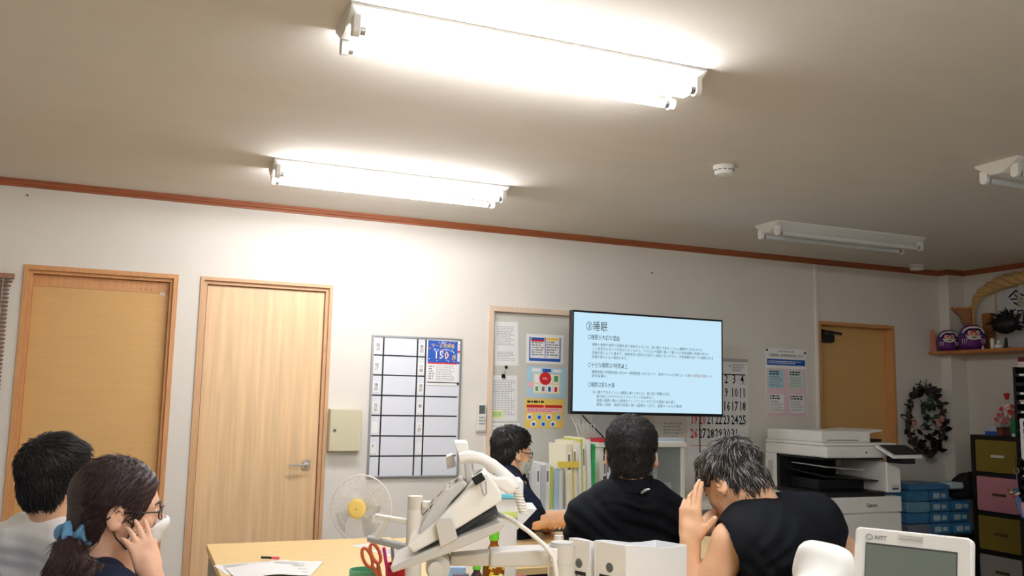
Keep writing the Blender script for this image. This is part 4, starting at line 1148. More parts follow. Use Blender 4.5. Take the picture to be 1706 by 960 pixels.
# tea bottles and small cartons on the near end of the desk
def bottle(label, c, h, r, liquid, capm, lab=None, labz=(.3, .62), neck=.35):
    t = thing('bottle', label, 'bottle', (c[0], c[1], ZD))
    B().lathe([(0, 0), (r * .92, 0), (r, .008), (r, h * .52), (r * .98, h * .60), (r * .62, h * .76), (r * neck, h * .84), (r * neck, h * .90)], liquid, n=24).obj('body', t)
    B().lathe([(r * .42, h * .885), (r * .44, h * .89), (r * .44, h), (0, h)], capm, n=20).obj('cap', t)
    if lab: B().lathe([(r * 1.01, h * labz[0]), (r * 1.01, h * labz[1])], lab, n=24).obj('label', t)
    return t
TEA = mat('tea', (170, 104, 20), .1, trans=.4); CAPG = mat('cap_green', (110, 210, 40), .4); LABG = mat('label_green', (120, 190, 60), .4)
bt = bottle('tea bottle with bright green cap standing under the telephone', at(822, 950, d=2.95), .245, .036, TEA, CAPG, None)
rr = random.Random(3)
for k in range(10):
    a = 3.6 + 2.2 * rr.random(); z = .10 + .07 * rr.random()
    B().cbox((.0362 * math.cos(a), .0362 * math.sin(a), z), (.012, .002, .014), INKW if k % 2 else INKY, R=rotm(0, .4, a + 1.57)).obj('label_fleck', bt)
bottle('short bottle with green cap in front of the tea bottle', at(794, 958, d=2.88), .155, .030, mat('drink_dark', (60, 40, 50), .2), CAPG, mat('label_dark', (50, 44, 60), .4), (.1, .6))
bottle('clear bottle with white cap beside the telephone arm post', at(930, 930, d=2.86), .25, .032, mat('drink_clear', (220, 224, 226), .1, trans=.5), WHITEP, mat('label_white', (232, 232, 228), .4), (.2, .7))
def carton(name, label, x, y, d, w, dp, h, m, rz=0.0, mark=None, mcol=None):
    c = at(x, y, d=d); t = thing(name, label, 'carton', (c[0], c[1], ZD), rz=rz)
    B().box((-w / 2, -dp / 2, 0), (w / 2, dp / 2, h), m).obj('box', t, bev=.0015)
    if mark:
        L = B()
        for k, ch in enumerate(mark): L.text(ch, (0, -dp / 2 - .0006, h - (k + 1) * w * .85), EX, EZ, w * .85, mcol, 'CENTER')
        L.obj('lettering', t)
    return t
carton('dark_carton', 'dark picture carton beside the short green capped bottle', 768, 958, 2.86, .05, .03, .125, mat('carton_dark', (52, 40, 64), .5), -.3, '茶', INKP)
carton('lime_carton', 'lime green carton with dark characters under the telephone arm', 832, 958, 2.84, .05, .03, .125, mat('carton_lime', (200, 220, 60), .5), -.3, 'ほう', INKK)
carton('pink_carton', 'narrow pink and black carton under the telephone arm', 869, 958, 2.82, .034, .03, .13, mat('carton_pink', (226, 50, 120), .5), -.3, 'ホワイ', INKW)
carton('white_carton', 'plain white carton next to the narrow pink carton', 893, 958, 2.80, .07, .04, .12, WHITEP, -.3)
carton('blue_carton', 'pale blue carton between the pen pot and the bottles', 752, 955, 2.95, .09, .05, .135, mat('carton_sky', (170, 200, 232), .5), -.3)

# white document box with papers behind the telephone
c = at(822, 950, d=3.28)
t = thing('document_box', 'white document box of papers with a cyan band behind the telephone', 'box', (c[0], c[1] + .05, ZD), rz=-.33)
B().box((-.13, -.02, 0), (.10, .20, .24), WHITEP).obj('box', t, bev=.003)
B().box((-.05, -.025, .241), (.125, .20, .262), mat('file_lime', (206, 222, 120), .5)).obj('lime_file', t, bev=.002)
B().box((-.02, -.02, .263), (.10, .19, .31), PAPER).obj('paper_pile', t)
B().box((.0, -.03, .311), (.11, .19, .325), mat('file_cyan', (110, 206, 226), .4)).obj('cyan_file', t, bev=.002)
B().box((-.03, -.02, .326), (.12, .19, .37), PAPER).obj('paper_pile', t)
B().prism([(.10, -.03, .20), (.17, -.03, .275), (.10, -.03, .275)], (0, .2, 0), PAPER).obj('open_flap', t)

# ------------------------------------------------------------------ desk telephone on a swing arm, seen from its side
D1 = 2.1; S1 = FPX / D1
PO = at(750, 860, d=D1)
yw = YAW + math.atan((750 - 853) / FPX)
t = thing('desk_telephone', 'white desk telephone tilted on a grey tray, seen from its side', 'telephone', PO, rz=-yw)
def uv(x, y, dep=0.0): return ((x - 750) / S1, dep, -(y - 860) / S1)
PH = mat('phone_white', (236, 235, 229), .42); PHG = mat('phone_grey', (202, 200, 194), .45); TRAY = mat('tray_grey', (196, 195, 190), .45); KEYD = mat('key_dark', (60, 62, 66), .5)
def ext(pts, d0, d1, m, name, par, bev=.003): return B().prism([uv(x, y, d0) for x, y in pts], (0, d1 - d0, 0), m).obj(name, par, bev=bev)
body = ext([(684, 899), (695, 909), (748, 880), (829, 829), (829, 814), (806, 786), (785, 801), (727, 862)], -.09, .10, PH, 'body', t, .005)
ext([(700, 884), (706, 866), (722, 838), (742, 815), (768, 800), (776, 806), (752, 832), (734, 858), (712, 880)], -.055, .10, PHG, 'key_panel', t, .004)
for i in range(5):
    for j in range(3):
        s = i / 4; x, y = 712 + 46 * s, 858 - 48 * s - 6 * math.sin(math.pi * s)
        B().cbox(uv(x, y, -.03 + .045 * j), (.018, .028, .010), KEYD if (i + j) % 2 else PHG, R=rotm(0, -math.radians(48), 0)).obj('key', t)
ext([(770, 762), (779, 760), (788, 812), (775, 816)], .00, .05, PHG, 'display_post', t)
ext([(752, 744), (756, 741), (775, 741), (779, 762), (762, 768), (760, 760)], -.02, .11, PH, 'display_unit', t)
ext([(740, 768), (752, 763), (758, 783), (743, 788)], .04, .12, PH, 'speaker_box', t)
ext([(783, 770), (800, 768), (804, 788), (786, 792)], .06, .12, PHG, 'hook_cradle', t)
hs = [(762, 765), (778, 762), (797, 765), (815, 774), (832, 788), (846, 803), (850, 811)]
B().tube([uv(x, y, -.055) for x, y in hs], [.013, .014, .0125, .0125, .0135, .017, .015], PH, 12).obj('handset', t)
ext([(820, 792), (838, 792), (853, 806), (850, 817), (838, 818), (800, 792), (806, 786)], -.085, -.025, PH, 'handset_end', t, .006)
cc = B()
pts = []
for k in range(90):
    s = k / 89; a = s * 2 * math.pi * 9
    x, y = 853 + 14 * s, 808 + 42 * s
    q = np.array(uv(x, y, -.05)); pts.append(q + .009 * np.array([math.cos(a), math.sin(a), 0.15 * math.sin(a)]))
cc.tube(pts, .0028, WHITEP, 6); cc.obj('coiled_cord', t)
B().tube([uv(*q) for q in ((805, 853, .05), (830, 856, .0), (848, 861, -.03), (875, 878, -.05), (900, 898, -.06), (914, 915, -.075), (918, 940, -.08), (918, 975, -.08))], .0055, WHITEP, 8).obj('line_cord', t)
ext([(660, 929), (664, 937), (735, 913), (826, 874), (835, 862), (826, 860), (740, 893)], -.10, .11, TRAY, 'tray', t, .003)
ext([(727, 862), (733, 854), (750, 852), (754, 856), (762, 884), (736, 899)], -.105, -.094, PHG, 'tray_bracket', t, .002)
ext([(756, 878), (822, 838), (826, 850), (790, 866), (762, 886)], -.06, .08, KEYD, 'foot_wedge', t, .003)
B().cyl(uv(733, 931, -.085), uv(733, 931, .05), 19 / S1, TRAY, 28).obj('tilt_joint', t, bev=.003)
B().cyl(uv(730, 932, -.10), uv(730, 932, -.085), 12 / S1, PHG, 24).obj('joint_knob', t, bev=.002)
ext([(752, 920), (816, 914), (816, 935), (752, 936)], -.03, .03, PHG, 'arm_link', t, .004)
ext([(815, 912), (918, 906), (918, 934), (815, 936)], -.038, .038, TRAY, 'swing_arm', t, .005)
B().cyl(uv(934, 902), (uv(934, 0)[0], 0, -(PO[2] - ZD) + .001), 21 / S1, PHG, 26).obj('arm_post', t, bev=.003)
B().cyl(uv(934, 931), uv(934, 934), 21.5 / S1, TRAY, 26).obj('post_ring', t)
B().cyl(uv(934, 899), uv(934, 903), 19 / S1, TRAY, 26).obj('post_cap', t, bev=.002)
ext([(911, 905), (922, 905), (922, 924), (911, 924)], -.05, -.036, WHITEP, 'cable_clip', t, .002)
zb = (PO[2] - ZD)
B().box((uv(934, 0)[0] - .07, -.07, -zb), (uv(934, 0)[0] + .07, .07, -zb + .02), TRAY).obj('arm_foot', t, bev=.003)
# black binder clip holding on to the phone
p = PO
t2 = thing('binder_clip', 'large black binder clip gripping the white telephone', 'clip', at(797, 798, d=D1 - .095), rz=-yw)
R_ = rotm(0, math.radians(-32), 0)
B().cbox((0, 0, 0), (.026, .012, .018), BLACKP, R=R_).obj('jaw', t2, bev=.001)
B().tube([(.004, -.006, -.008), (.010, -.010, -.030), (.014, -.010, -.036), (.018, -.010, -.030), (.016, -.006, -.004)], .0014, STEEL, 6).obj('wire_handle', t2)

# second arm post with its little arm, further back
c = at(690, 900, d=2.75); S2 = FPX / 2.75
t = thing('monitor_arm', 'off-white upright arm post standing behind the telephone, next to the fan', 'monitor arm', (c[0], c[1], ZD), rz=-yw)
zz = lambda y: CAMP[2] - (y - 661) / S2 - ZD
B().cyl((0, 0, .0), (0, 0, zz(841)), 13 / S2, PH, 24).obj('post', t, bev=.002)
B().cyl((0, 0, zz(841)), (0, 0, zz(820)), 12.4 / S2, OFFW, 24).obj('post_cap', t, bev=.003)
B().box((-.06, -.06, 0), (.06, .06, .015), TRAY).obj('foot', t, bev=.002)
B().box((.02, -.02, zz(846)), (.075, .02, zz(828)), TRAY).obj('arm_stub', t, bev=.003)
B().cyl((.03, -.024, zz(833)), (.03, .024, zz(833)), .008, OFFW, 14).obj('arm_bolt', t)
B().prism([(-.12, 0, zz(850)), (-.02, 0, zz(858)), (-.02, 0, zz(866)), (-.12, 0, zz(856))], (0, .03, 0), OFFW).obj('rear_link', t, bev=.002)
B().prism([(-.085, 0, zz(856)), (-.072, 0, zz(856)), (-.10, 0, zz(890)), (-.115, 0, zz(890))], (0, .03, 0), OFFW).obj('lower_link', t, bev=.002)
B().prism([(-.14, 0, zz(886)), (-.02, 0, zz(899)), (-.02, 0, zz(908)), (-.14, 0, zz(893))], (0, .05, 0), GREYP).obj('keyboard_rest', t, bev=.002)

# ------------------------------------------------------------------ standing fan by the wall
d_ = 4.56; c = at(602, 847, d=d_)
t = thing('standing_fan', 'white standing fan with yellow hub in front of the white wall', 'fan', (c[0], c[1], 0))
fz = c[2]
fax = np.array([-.60, -.80, 0.06]); fax /= np.linalg.norm(fax)
fr_ = np.array([-fax[1], fax[0], 0]); fr_ /= np.linalg.norm(fr_); fu_ = np.cross(fr_, -fax); fu_ = fu_ if fu_[2] > 0 else -fu_
RF = np.stack([fr_, fu_, fax], 1)        # local z = facing
RAD = 0.160; O = np.array([0, 0, fz])
def fp(r, a, z): return O + RF @ np.array([r * math.cos(a), r * math.sin(a), z])
g = B()
for k in range(72):
    a = 2 * math.pi * k / 72; a2 = a + .12
    g.tube([fp(.040, a, .052), fp(.085, a + .04, .050), fp(RAD * .88, a + .10, .036), fp(RAD, a2, .010)], .0009, WHITEP, 4, caps=False)
g.obj('front_grille', t)['kind'] = 'stuff'
g = B()
for k in range(60):
    a = 2 * math.pi * k / 60
    g.tube([fp(.045, a, -.065), fp(.11, a, -.058), fp(RAD, a, -.004)], .0009, WHITEP, 4, caps=False)
g.obj('rear_grille', t)['kind'] = 'stuff'
B().tube([fp(RAD, 2 * math.pi * k / 48, .004) for k in range(48)], .0038, WHITEP, 8, closed=True).obj('grille_rim', t)
B().tube([fp(RAD * .62, 2 * math.pi * k / 40, .0475) for k in range(40)], .0010, WHITEP, 5, closed=True).obj('grille_ring', t)
YEL = mat('fan_yellow', (238, 212, 120), .4)
hb = B().lathe([(.048, .046), (.047, .058), (.036, .063), (0, .064)], YEL, o=O, n=32, R=RF).obj('hub_badge', t)
B().lathe([(.008, .0642), (0, .0643)], mat('badge_brown', (130, 90, 50), .5), o=O + RF @ np.array([0, -.002, 0]), n=4, R=RF @ np.diag([1.3, .35, 1])).obj('badge_mark', hb)
BLADE = mat('fan_blade', (224, 226, 222), .3, alpha=.55)
for j in range(4):
    vs, fs = [], []
    a0 = 2 * math.pi * j / 4 + .3
    for i in range(7):
        s = i / 6; r = .028 + (RAD * .86 - .028) * s; wd = .45 + .40 * s
        for q in (-.5, 0, .5): vs.append(fp(r, a0 + wd * q + .35 * s, .018 + .030 * q * (1.1 - .3 * s)))
    for i in range(6):
        for q in (0, 1): fs.append((i * 3 + q, i * 3 + q + 1, i * 3 + q + 4, i * 3 + q + 3))
    vs += [tuple(np.array(v) - fax * .0018) for v in vs]; fs += [tuple(k + 21 for k in f[::-1]) for f in fs]
    B().add(vs, fs, BLADE, True).obj('blade', t)
B().cyl(fp(0, 0, -.065), fp(0, 0, -.16), .045, WHITEP, 22, r2=.038).cyl(fp(0, 0, -.065), fp(0, 0, .04), .012, GREYP, 12).obj('motor', t)
B().cyl((O[0] - fax[0] * .11, O[1] - fax[1] * .11, .03), (O[0] - fax[0] * .11, O[1] - fax[1] * .11, fz - .02), .013, WHITEP, 16).obj('pole', t)
B().lathe([(.17, 0), (.17, .015), (.05, .03), (.02, .06)], WHITEP, o=(O[0] - fax[0] * .11, O[1] - fax[1] * .11, 0), n=32).obj('fan_base', t)

# ------------------------------------------------------------------ shelving under the television
t = thing('sideboard', 'low white sideboard under the television holding files and a shelf unit', 'sideboard', (2.05, -.82, 0))
SBW = mat('sideboard_white', (224, 222, 214), .45)
B().box((0, 0, .715), (2.0, .80, .74), SBW).obj('board_top', t, bev=.002)
for xx in (0, .655, 1.32, 1.98): B().box((xx, .02, 0), (xx + .02, .80, .715), SBW).obj('upright', t)
B().box((0, .78, 0), (2.0, .80, .715), SBW).obj('back_board', t)
ZB = .74
x0, x1 = at(998, 800, Y=-.62)[0], at(1141, 800, Y=-.62)[0]
zt = 1.115
t = thing('shelf_unit', 'small off-white open shelf unit with files under the television', 'shelf unit', (x0, -.62, ZB))
w_ = x1 - x0; h_ = zt - ZB
for nm, lo, hi in (('side_panel', (0, 0, 0), (.03, .34, h_)), ('side_panel', (w_ - .03, 0, 0), (w_, .34, h_)), ('divider', (w_ * .48, .0, .02), (w_ * .48 + .02, .33, h_ - .02)), ('top_board', (-.01, -.01, h_ - .028), (w_ + .01, .34, h_)), ('bottom_board', (.03, 0, 0), (w_ - .03, .34, .02)), ('back_board', (.03, .325, .02), (w_ - .03, .34, h_ - .02))):
    B().box(lo, hi, OFFW).obj(nm, t, bev=.002)
gl = B().box((w_ * .48 + .02, .004, .02), (w_ - .03, .009, h_ - .03), mat('glass_grey', (150, 158, 158), .08, alpha=.35)).obj('glass_door', t)
FC = dict(green=(40, 170, 90), lime=(196, 204, 96), cream=(236, 232, 208), white=(230, 232, 232), yellow=(232, 206, 84), sky=(176, 200, 220), grey=(190, 194, 196), navy=(40, 60, 130), violet=(120, 96, 140), red=(190, 40, 54), mint=(190, 222, 204), dark=(50, 52, 58))
FM = {k: mat('file_' + k + '_cover', v, .5) for k, v in FC.items()}
def binder(label, x, y, z, w, d, h, col, lean=0.0, spine=None, group='files under the television'):
    b_ = thing('file_binder', label, 'file', (x, y, z), rot=(0, lean, 0), group=group)
    B().box((0, 0, 0), (w, .0025, h), FM[col]).box((0, .0025, 0), (.002, d, h), FM[col]).box((w - .002, .0025, 0), (w, d, h), FM[col]).obj('cover', b_)
    B().box((.002, .006, .004), (w - .002, d - .004, h - .008), PAPER).obj('papers', b_)
    if spine: B().box((w * .18, -.0008, h * .55), (w * .82, 0, h * .88), INKW).box((w * .3, -.0012, h * .6), (w * .7, -.0008, h * .84), INKG).obj('spine_label', b_)
# files in the shelf unit
xx = x0 + .034
rr = random.Random(61)
for k, (c_, w1, h1) in enumerate((('dark', .03, .27), ('white', .03, .28), ('sky', .05, .24), ('cream', .03, .28), ('navy', .03, .26), ('grey', .04, .29))):
    if xx + w1 > x0 + w_ * .48 - .004: break
    binder(f'{c_} file standing in the open half of the shelf unit', xx, -.60 + .02 * (k % 2), ZB + .021, w1, .24, h1, c_, spine=True, group='files in the shelf unit'); xx += w1 + .004
xx = x0 + w_ * .48 + .024
for k, (c_, w1, h1) in enumerate((('white', .02, .22), ('mint', .03, .24), ('green', .015, .23), ('violet', .02, .20), ('cream', .02, .25), ('grey', .03, .12), ('white', .07, .10))):
    if xx + w1 > x1 - .034: break
    binder(f'{c_} {"slim" if w1 < .021 else "thick"} file behind the glass of the shelf unit', xx, -.58, ZB + .021, w1, .22, h1, c_, spine=k < 5, group='files in the shelf unit'); xx += w1 + .003
# papers on the unit
xa = at(1090, 742, Y=-.6)[0]
for k in range(3):
    o = B().box((0, 0, 0), (.24, .20, .010), (PAPER, INKC, PAPERG)[k]).obj('paper_pile', loc=(xa - .02, -.61, zt + .0105 * k), bev=.001)
    tag(o, ('white', 'pale blue', 'grey white')[k] + ' ' + ('lowest', 'middle', 'topmost')[k] + ' paper pad on the shelf unit beside the standing head', 'paper', 'paper pads on the shelf unit')
xa = at(985, 742, Y=-.6)[0]
o = B().box((0, 0, 0), (.11, .2, .022), FM['red']).obj('red_file', loc=(x0 + .0, -.61, zt), bev=.002); tag(o, 'dark red flat file on the shelf unit under the white cables', 'file')
# row of files on the sideboard
xf = at(874, 800, Y=-.78)[0]
xe = at(992, 800, Y=-.78)[0]
specs = [('grey', .05, .27), ('white', .05, .29), ('white', .04, .28), ('grey', .03, .27), ('white', .04, .28), ('lime', .035, .26), ('sky', .035, .25), ('white', .03, .25), ('grey', .02, .25), ('cream', .05, .40), ('yellow', .02, .36), ('cream', .035, .42), ('white', .02, .41), ('lime', .02, .43), ('cream', .03, .44), ('white', .03, .43), ('green', .032, .40)]
tot = sum(s_[1] + .003 for s_ in specs); k_ = (xe - xf - .012) / tot
ordn = ['first', 'second', 'third', 'fourth', 'fifth', 'sixth', 'seventh', 'eighth', 'ninth', 'tenth', 'eleventh', 'twelfth', 'thirteenth', 'fourteenth', 'fifteenth', 'sixteenth', 'last']
xx = xf
for k, (c_, w1, h1) in enumerate(specs):
    w1 *= k_
    if k == 9: xx += .012
    binder(f'{c_} file on the sideboard, {ordn[k]} from the man with the mask', xx, -.79 + .012 * (k % 3), ZB + .001, w1, .24, h1 * .93, c_, lean=-.035 if 8 < k < 16 else 0, spine=k in (0, 2, 4, 9, 11, 14), group='files on the sideboard'); xx += w1 + .003 * k_
t = thing('file_bin', 'yellow and clear plastic file bin among the files on the sideboard', 'file bin', (at(946, 800, Y=-.85)[0], -.815, ZB))
B().box((-.05, 0, .24), (.09, .004, .275), FM['yellow']).obj('yellow_band', t)

# ------------------------------------------------------------------ white magazine file boxes near the viewer
MAG = mat('box_white', (236, 238, 240), .35)
def magfile(label, loc, rz, L, W, Hh, cut):
    t = thing('magazine_file', label, 'file box', loc, rz=rz, group='white magazine files near the viewer')
    arc = [(L * s, Hh - cut * (math.sin(math.pi / 2 * min(1, s / .75)) ** 2) * .35) for s in (0, .12, .25, .4, .55, .75, 1.0)]
    for y in (0, W - .004):
        B().prism([(0, y, 0), (L, y, 0)] + [(x, y, z) for x, z in arc[::-1]], (0, .004, 0), MAG).obj('side_panel', t, bev=.001)
    sp = B().box((0, .004, 0), (.004, W - .004, Hh), MAG).obj('spine', t, bev=.001)
    B().box((L - .004, .004, 0), (L, W - .004, Hh - cut * .35), MAG).obj('end_panel', t)
    B().box((.004, .004, 0), (L - .004, W - .004, .004), MAG).obj('bottom', t)
    B().lathe([(.012, 0), (0, .0005)], mat('hole_dark', (90, 96, 96), .8), o=(-.0008, W * .5, Hh - .060), n=18, R=rotm(0, -math.pi / 2)).obj('finger_hole', sp)
    lb = B().box((-.0012, W * .18, Hh - .150), (0, W * .82, Hh - .080), INKK).obj('spine_label', sp)
    L_ = B()
    for k in range(3): L_.text(('事務用品', '申請書類', '控え')[k], (-.0018, W * .76, Hh - .100 - .019 * k), (0, -1, 0), EZ, .014, INKW)
    L_.obj('label_lettering', lb)
    return t
c1 = at(1036, 935, d=2.30)
yb = 0.35
magfile('white magazine file with black spine label near the viewer', (c1[0], c1[1] - .02, ZD), yb, .25, .105, .315, .06)
magfile('plain white magazine file pushed behind the labelled one', (c1[0] - .040, c1[1] + .095, ZD), yb, .25, .075, .310, .10)

# ------------------------------------------------------------------ big display telephone nearest the viewer
za = 1.232
A_, C_ = at(1425, 877, Z=za), at(1620, 897, Z=za)
ex = (C_ - A_); Wd = np.linalg.norm(ex); ang = math.atan2(ex[1], ex[0])
t = thing('display_telephone', 'white telephone with large grey display close to the viewer', 'telephone', A_, rz=ang)
tl = math.radians(-14)
LCD = mat('lcd_grey', (108, 116, 108), .25)
R_ = rotm(tl)
dsp = bpy.data.objects.new('display_unit', B().rbox((0, 0, -.118), (Wd, .016, 0), .006, PH, axis=1, R=R_, piv=(0, 0, 0)).mesh('display_unit')); COL.objects.link(dsp); dsp.parent = t
md = dsp.modifiers.new('bevel', 'BEVEL'); md.width = .002; md.segments = 2; md.limit_method = 'ANGLE'
B().box((Wd * .105, -.0008, -.105), (Wd * .885, 0, -.0165), KEYD, R=R_, piv=(0, 0, 0)).obj('display_frame', dsp)
B().box((Wd * .113, -.0014, -.103), (Wd * .877, -.0007, -.0185), LCD, R=R_, piv=(0, 0, 0)).obj('display', dsp)
L = B()
L.text('NTT', (Wd * .185, -.0012, -.0125), EX, EZ, .0065, INKG, bold=.02)
L.tube([(Wd * .135 + .0035 * math.cos(a), -.001, -.0103 + .0028 * math.sin(a)) for a in [k * math.pi / 8 for k in range(16)]], .0004, INKG, 4, closed=True)
L.v = [tuple(np.array(v) @ R_.T) for v in L.v]
L.obj('maker_lettering', dsp)
B().box((Wd * .40, -.0016, -.0085), (Wd * .60, 0, -.0045), PHG, R=R_, piv=(0, 0, 0)).obj('lamp_bar', dsp)
B().prism([(-.085, -.06, -.185), (Wd + .03, -.06, -.185), (Wd + .03, .10, -.145), (-.085, .10, -.145)], (0, 0, .022), PH).obj('base_unit', t, bev=.006)
B().box((.03, .012, -.150), (Wd - .03, .05, -.02), PHG, R=rotm(.15), piv=(0, .02, -.1)).obj('display_support', t, bev=.003)
c = at(1374, 944, d=1.12) - A_
Rz = rotm(0, 0, -ang)
c = Rz @ c
def hsf(P):
    d = sd_box(P, (0, 0, 0), (.031, .026, .026), .018, rotm(-.25, .10, 0))
    d = smin(d, sd_cone(P, (.0, -.01, -.01), (.004, -.13, -.075), .024, .019), .02)
    return smin(d, sd_box(P, (.004, -.155, -.085), (.030, .026, .022), .016, rotm(-.25, .1, 0)), .02)
put('handset', sdf_mesh('handset', hsf, (-.05, -.20, -.13), (.05, .05, .05), .004, PH), t, loc=c)
pl = -(za - ZD)
B().cyl((Wd * .4, .02, pl), (Wd * .4, .02, -.16), .022, TRAY, 20).obj('arm_post', t)
B().box((Wd * .4 - .07, -.05, pl), (Wd * .4 + .07, .09, pl + .02), TRAY).obj('arm_foot', t, bev=.003)
# ------------------------------------------------------------------ people
SKIN = mat('skin', (226, 180, 144), .55, var=.05, vscale=30, bump=.06, bscale=400)
SKINW = mat('skin_fair', (230, 184, 156), .55, var=.04, vscale=30, bump=.05, bscale=400)
HAIRB = mat('hair_black', (24, 22, 24), .5); HAIRN = mat('hair_brown', (46, 29, 28), .5); HAIRG = mat('hair_grey', (150, 146, 142), .45); HAIRD = mat('hair_dark', (40, 39, 40), .45)
NAVY = mat('shirt_navy', (20, 27, 44), .85, spec=.15, bump=.15, bscale=500); BLKS = mat('shirt_black', (13, 16, 22), .85, spec=.15, bump=.15, bscale=500)
WHS = mat('shirt_white', (246, 247, 248), .8, bump=.15, bscale=400)
MASK = mat('mask_white', (236, 238, 238), .8); MASKM = mat('mask_mint', (206, 226, 224), .8)
TROU = mat('trousers', (40, 42, 50), .85); SHOE = mat('shoe_black', (20, 20, 22), .5)
FRAME = mat('glasses_frame', (36, 14, 20), .3); LIPS = mat('lips', (196, 110, 104), .5)

def frame_of(fwd, up=(0, 0, 1)):
    f = np.array(fwd, float); f /= np.linalg.norm(f)
    u = np.array(up, float); u = u - f * (u @ f); u /= np.linalg.norm(u)
    return np.stack([np.cross(f, u), f, u], 1)      # columns: right, forward, up

def skull(p):
    d = sd_ell(p, (0, -.012, .032), (.076, .097, .084))
    d = smin(d, sd_ell(p, (0, -.035, -.035), (.060, .062, .062)), .03)
    return d
def head(p, female=False):
    w = .94 if female else 1.0
    d = skull(p)
    d = smin(d, sd_ell(p, (0, .028, -.025), (.062 * w, .064, .085)), .03)
    d = smin(d, sd_ell(p, (0, .038, -.074), (.047 * w, .046, .036)), .025)
    d = smin(d, sd_ell(p, (0, .076, -.100), (.018, .016, .014)), .02)
    a = p.copy(); a[..., 0] = np.abs(a[..., 0])
    d = smin(d, sd_cone(a, (.016, .082, .020), (.045, .066, .019), .010, .008), .014)        # brow ridge
    d = smin(d, sd_cone(p, (0, .088, .006), (0, .110, -.028), .0075, .0115), .010)           # nose
    d = smin(d, sd_ell(a, (.012, .096, -.032), (.009, .010, .008)), .008)
    d = smin(d, sd_ell(a, (.040, .062, -.022), (.020, .016, .016)), .020)                    # cheekbone
    d = smax(d, -sd_ell(a, (.032, .098, .002), (.017, .015, .010)), .012)                    # eye socket
    d = smin(d, sd_ell(a, (.031, .076, .001), (.014, .011, .0115)), .003)                    # lids
    d = smin(d, sd_cone(a, (.0, .090, -.060), (.020, .083, -.062), .0065, .003), .006)       # lips
    d = smin(d, sd_cone(a, (.0, .089, -.068), (.017, .083, -.068), .0068, .003), .005)
    RE = rotm(0, -.12, -.45)
    e = sd_ell(a, (.081, -.016, -.006), (.0085, .020, .032), RE)
    e = smin(e, sd_ell(a, (.078, -.006, -.030), (.0075, .010, .012)), .006)
    e = smax(e, -sd_ell(a, (.090, -.010, -.004), (.009, .0105, .018), RE), .005)
    e = smin(e, sd_ell(a, (.079, -.006, -.006), (.006, .004, .007)), .004)
    return smin(d, e, .008)

FING = [(.030, .094, .074), (.0105, .098, .082), (-.0095, .095, .076), (-.029, .088, .060)]
def hand_sd(P, wrist, R, s=1.0, curl=(.3, .3, .35, .4), splay=(.10, .03, -.05, -.14), thumb=((.045, .045, -.020), (.060, .075, -.025)), side=1):
    """R columns: across (towards the thumb), along the fingers, out of the back of the hand"""
    p = ((P - np.array(wrist, np.float32)) @ np.array(R, np.float32)) / s
    d = sd_box(p, (0, .052, 0), (.040, .046, .0135), .013)
    d = smin(d, sd_cone(p, (0, -.02, 0), (.004, .03, 0), .026, .026), .02)
    d = smin(d, sd_ell(p, (.024, .035, -.010), (.017, .028, .014)), .012)
    for (x, y, L), c, sp in zip(FING, curl, splay):
        q = np.array([x, y, 0.0]); pts = [q]; a = c * .7
        for seg, f in enumerate((.45, .30, .25)):
            dirv = np.array([math.sin(sp), math.cos(sp) * math.cos(a), -math.sin(a)])
            q = q + dirv * L * f; pts.append(q); a += c
        d = smin(d, sd_chain(p, pts, (.0098, .0088, .0080, .0066), .003), .006)
    t = [np.array((.030, .018, -.006))] + [np.array(v) for v in thumb]
    d = smin(d, sd_chain(p, t, (.014, .0105, .0085), .004), .008)
    return d * s

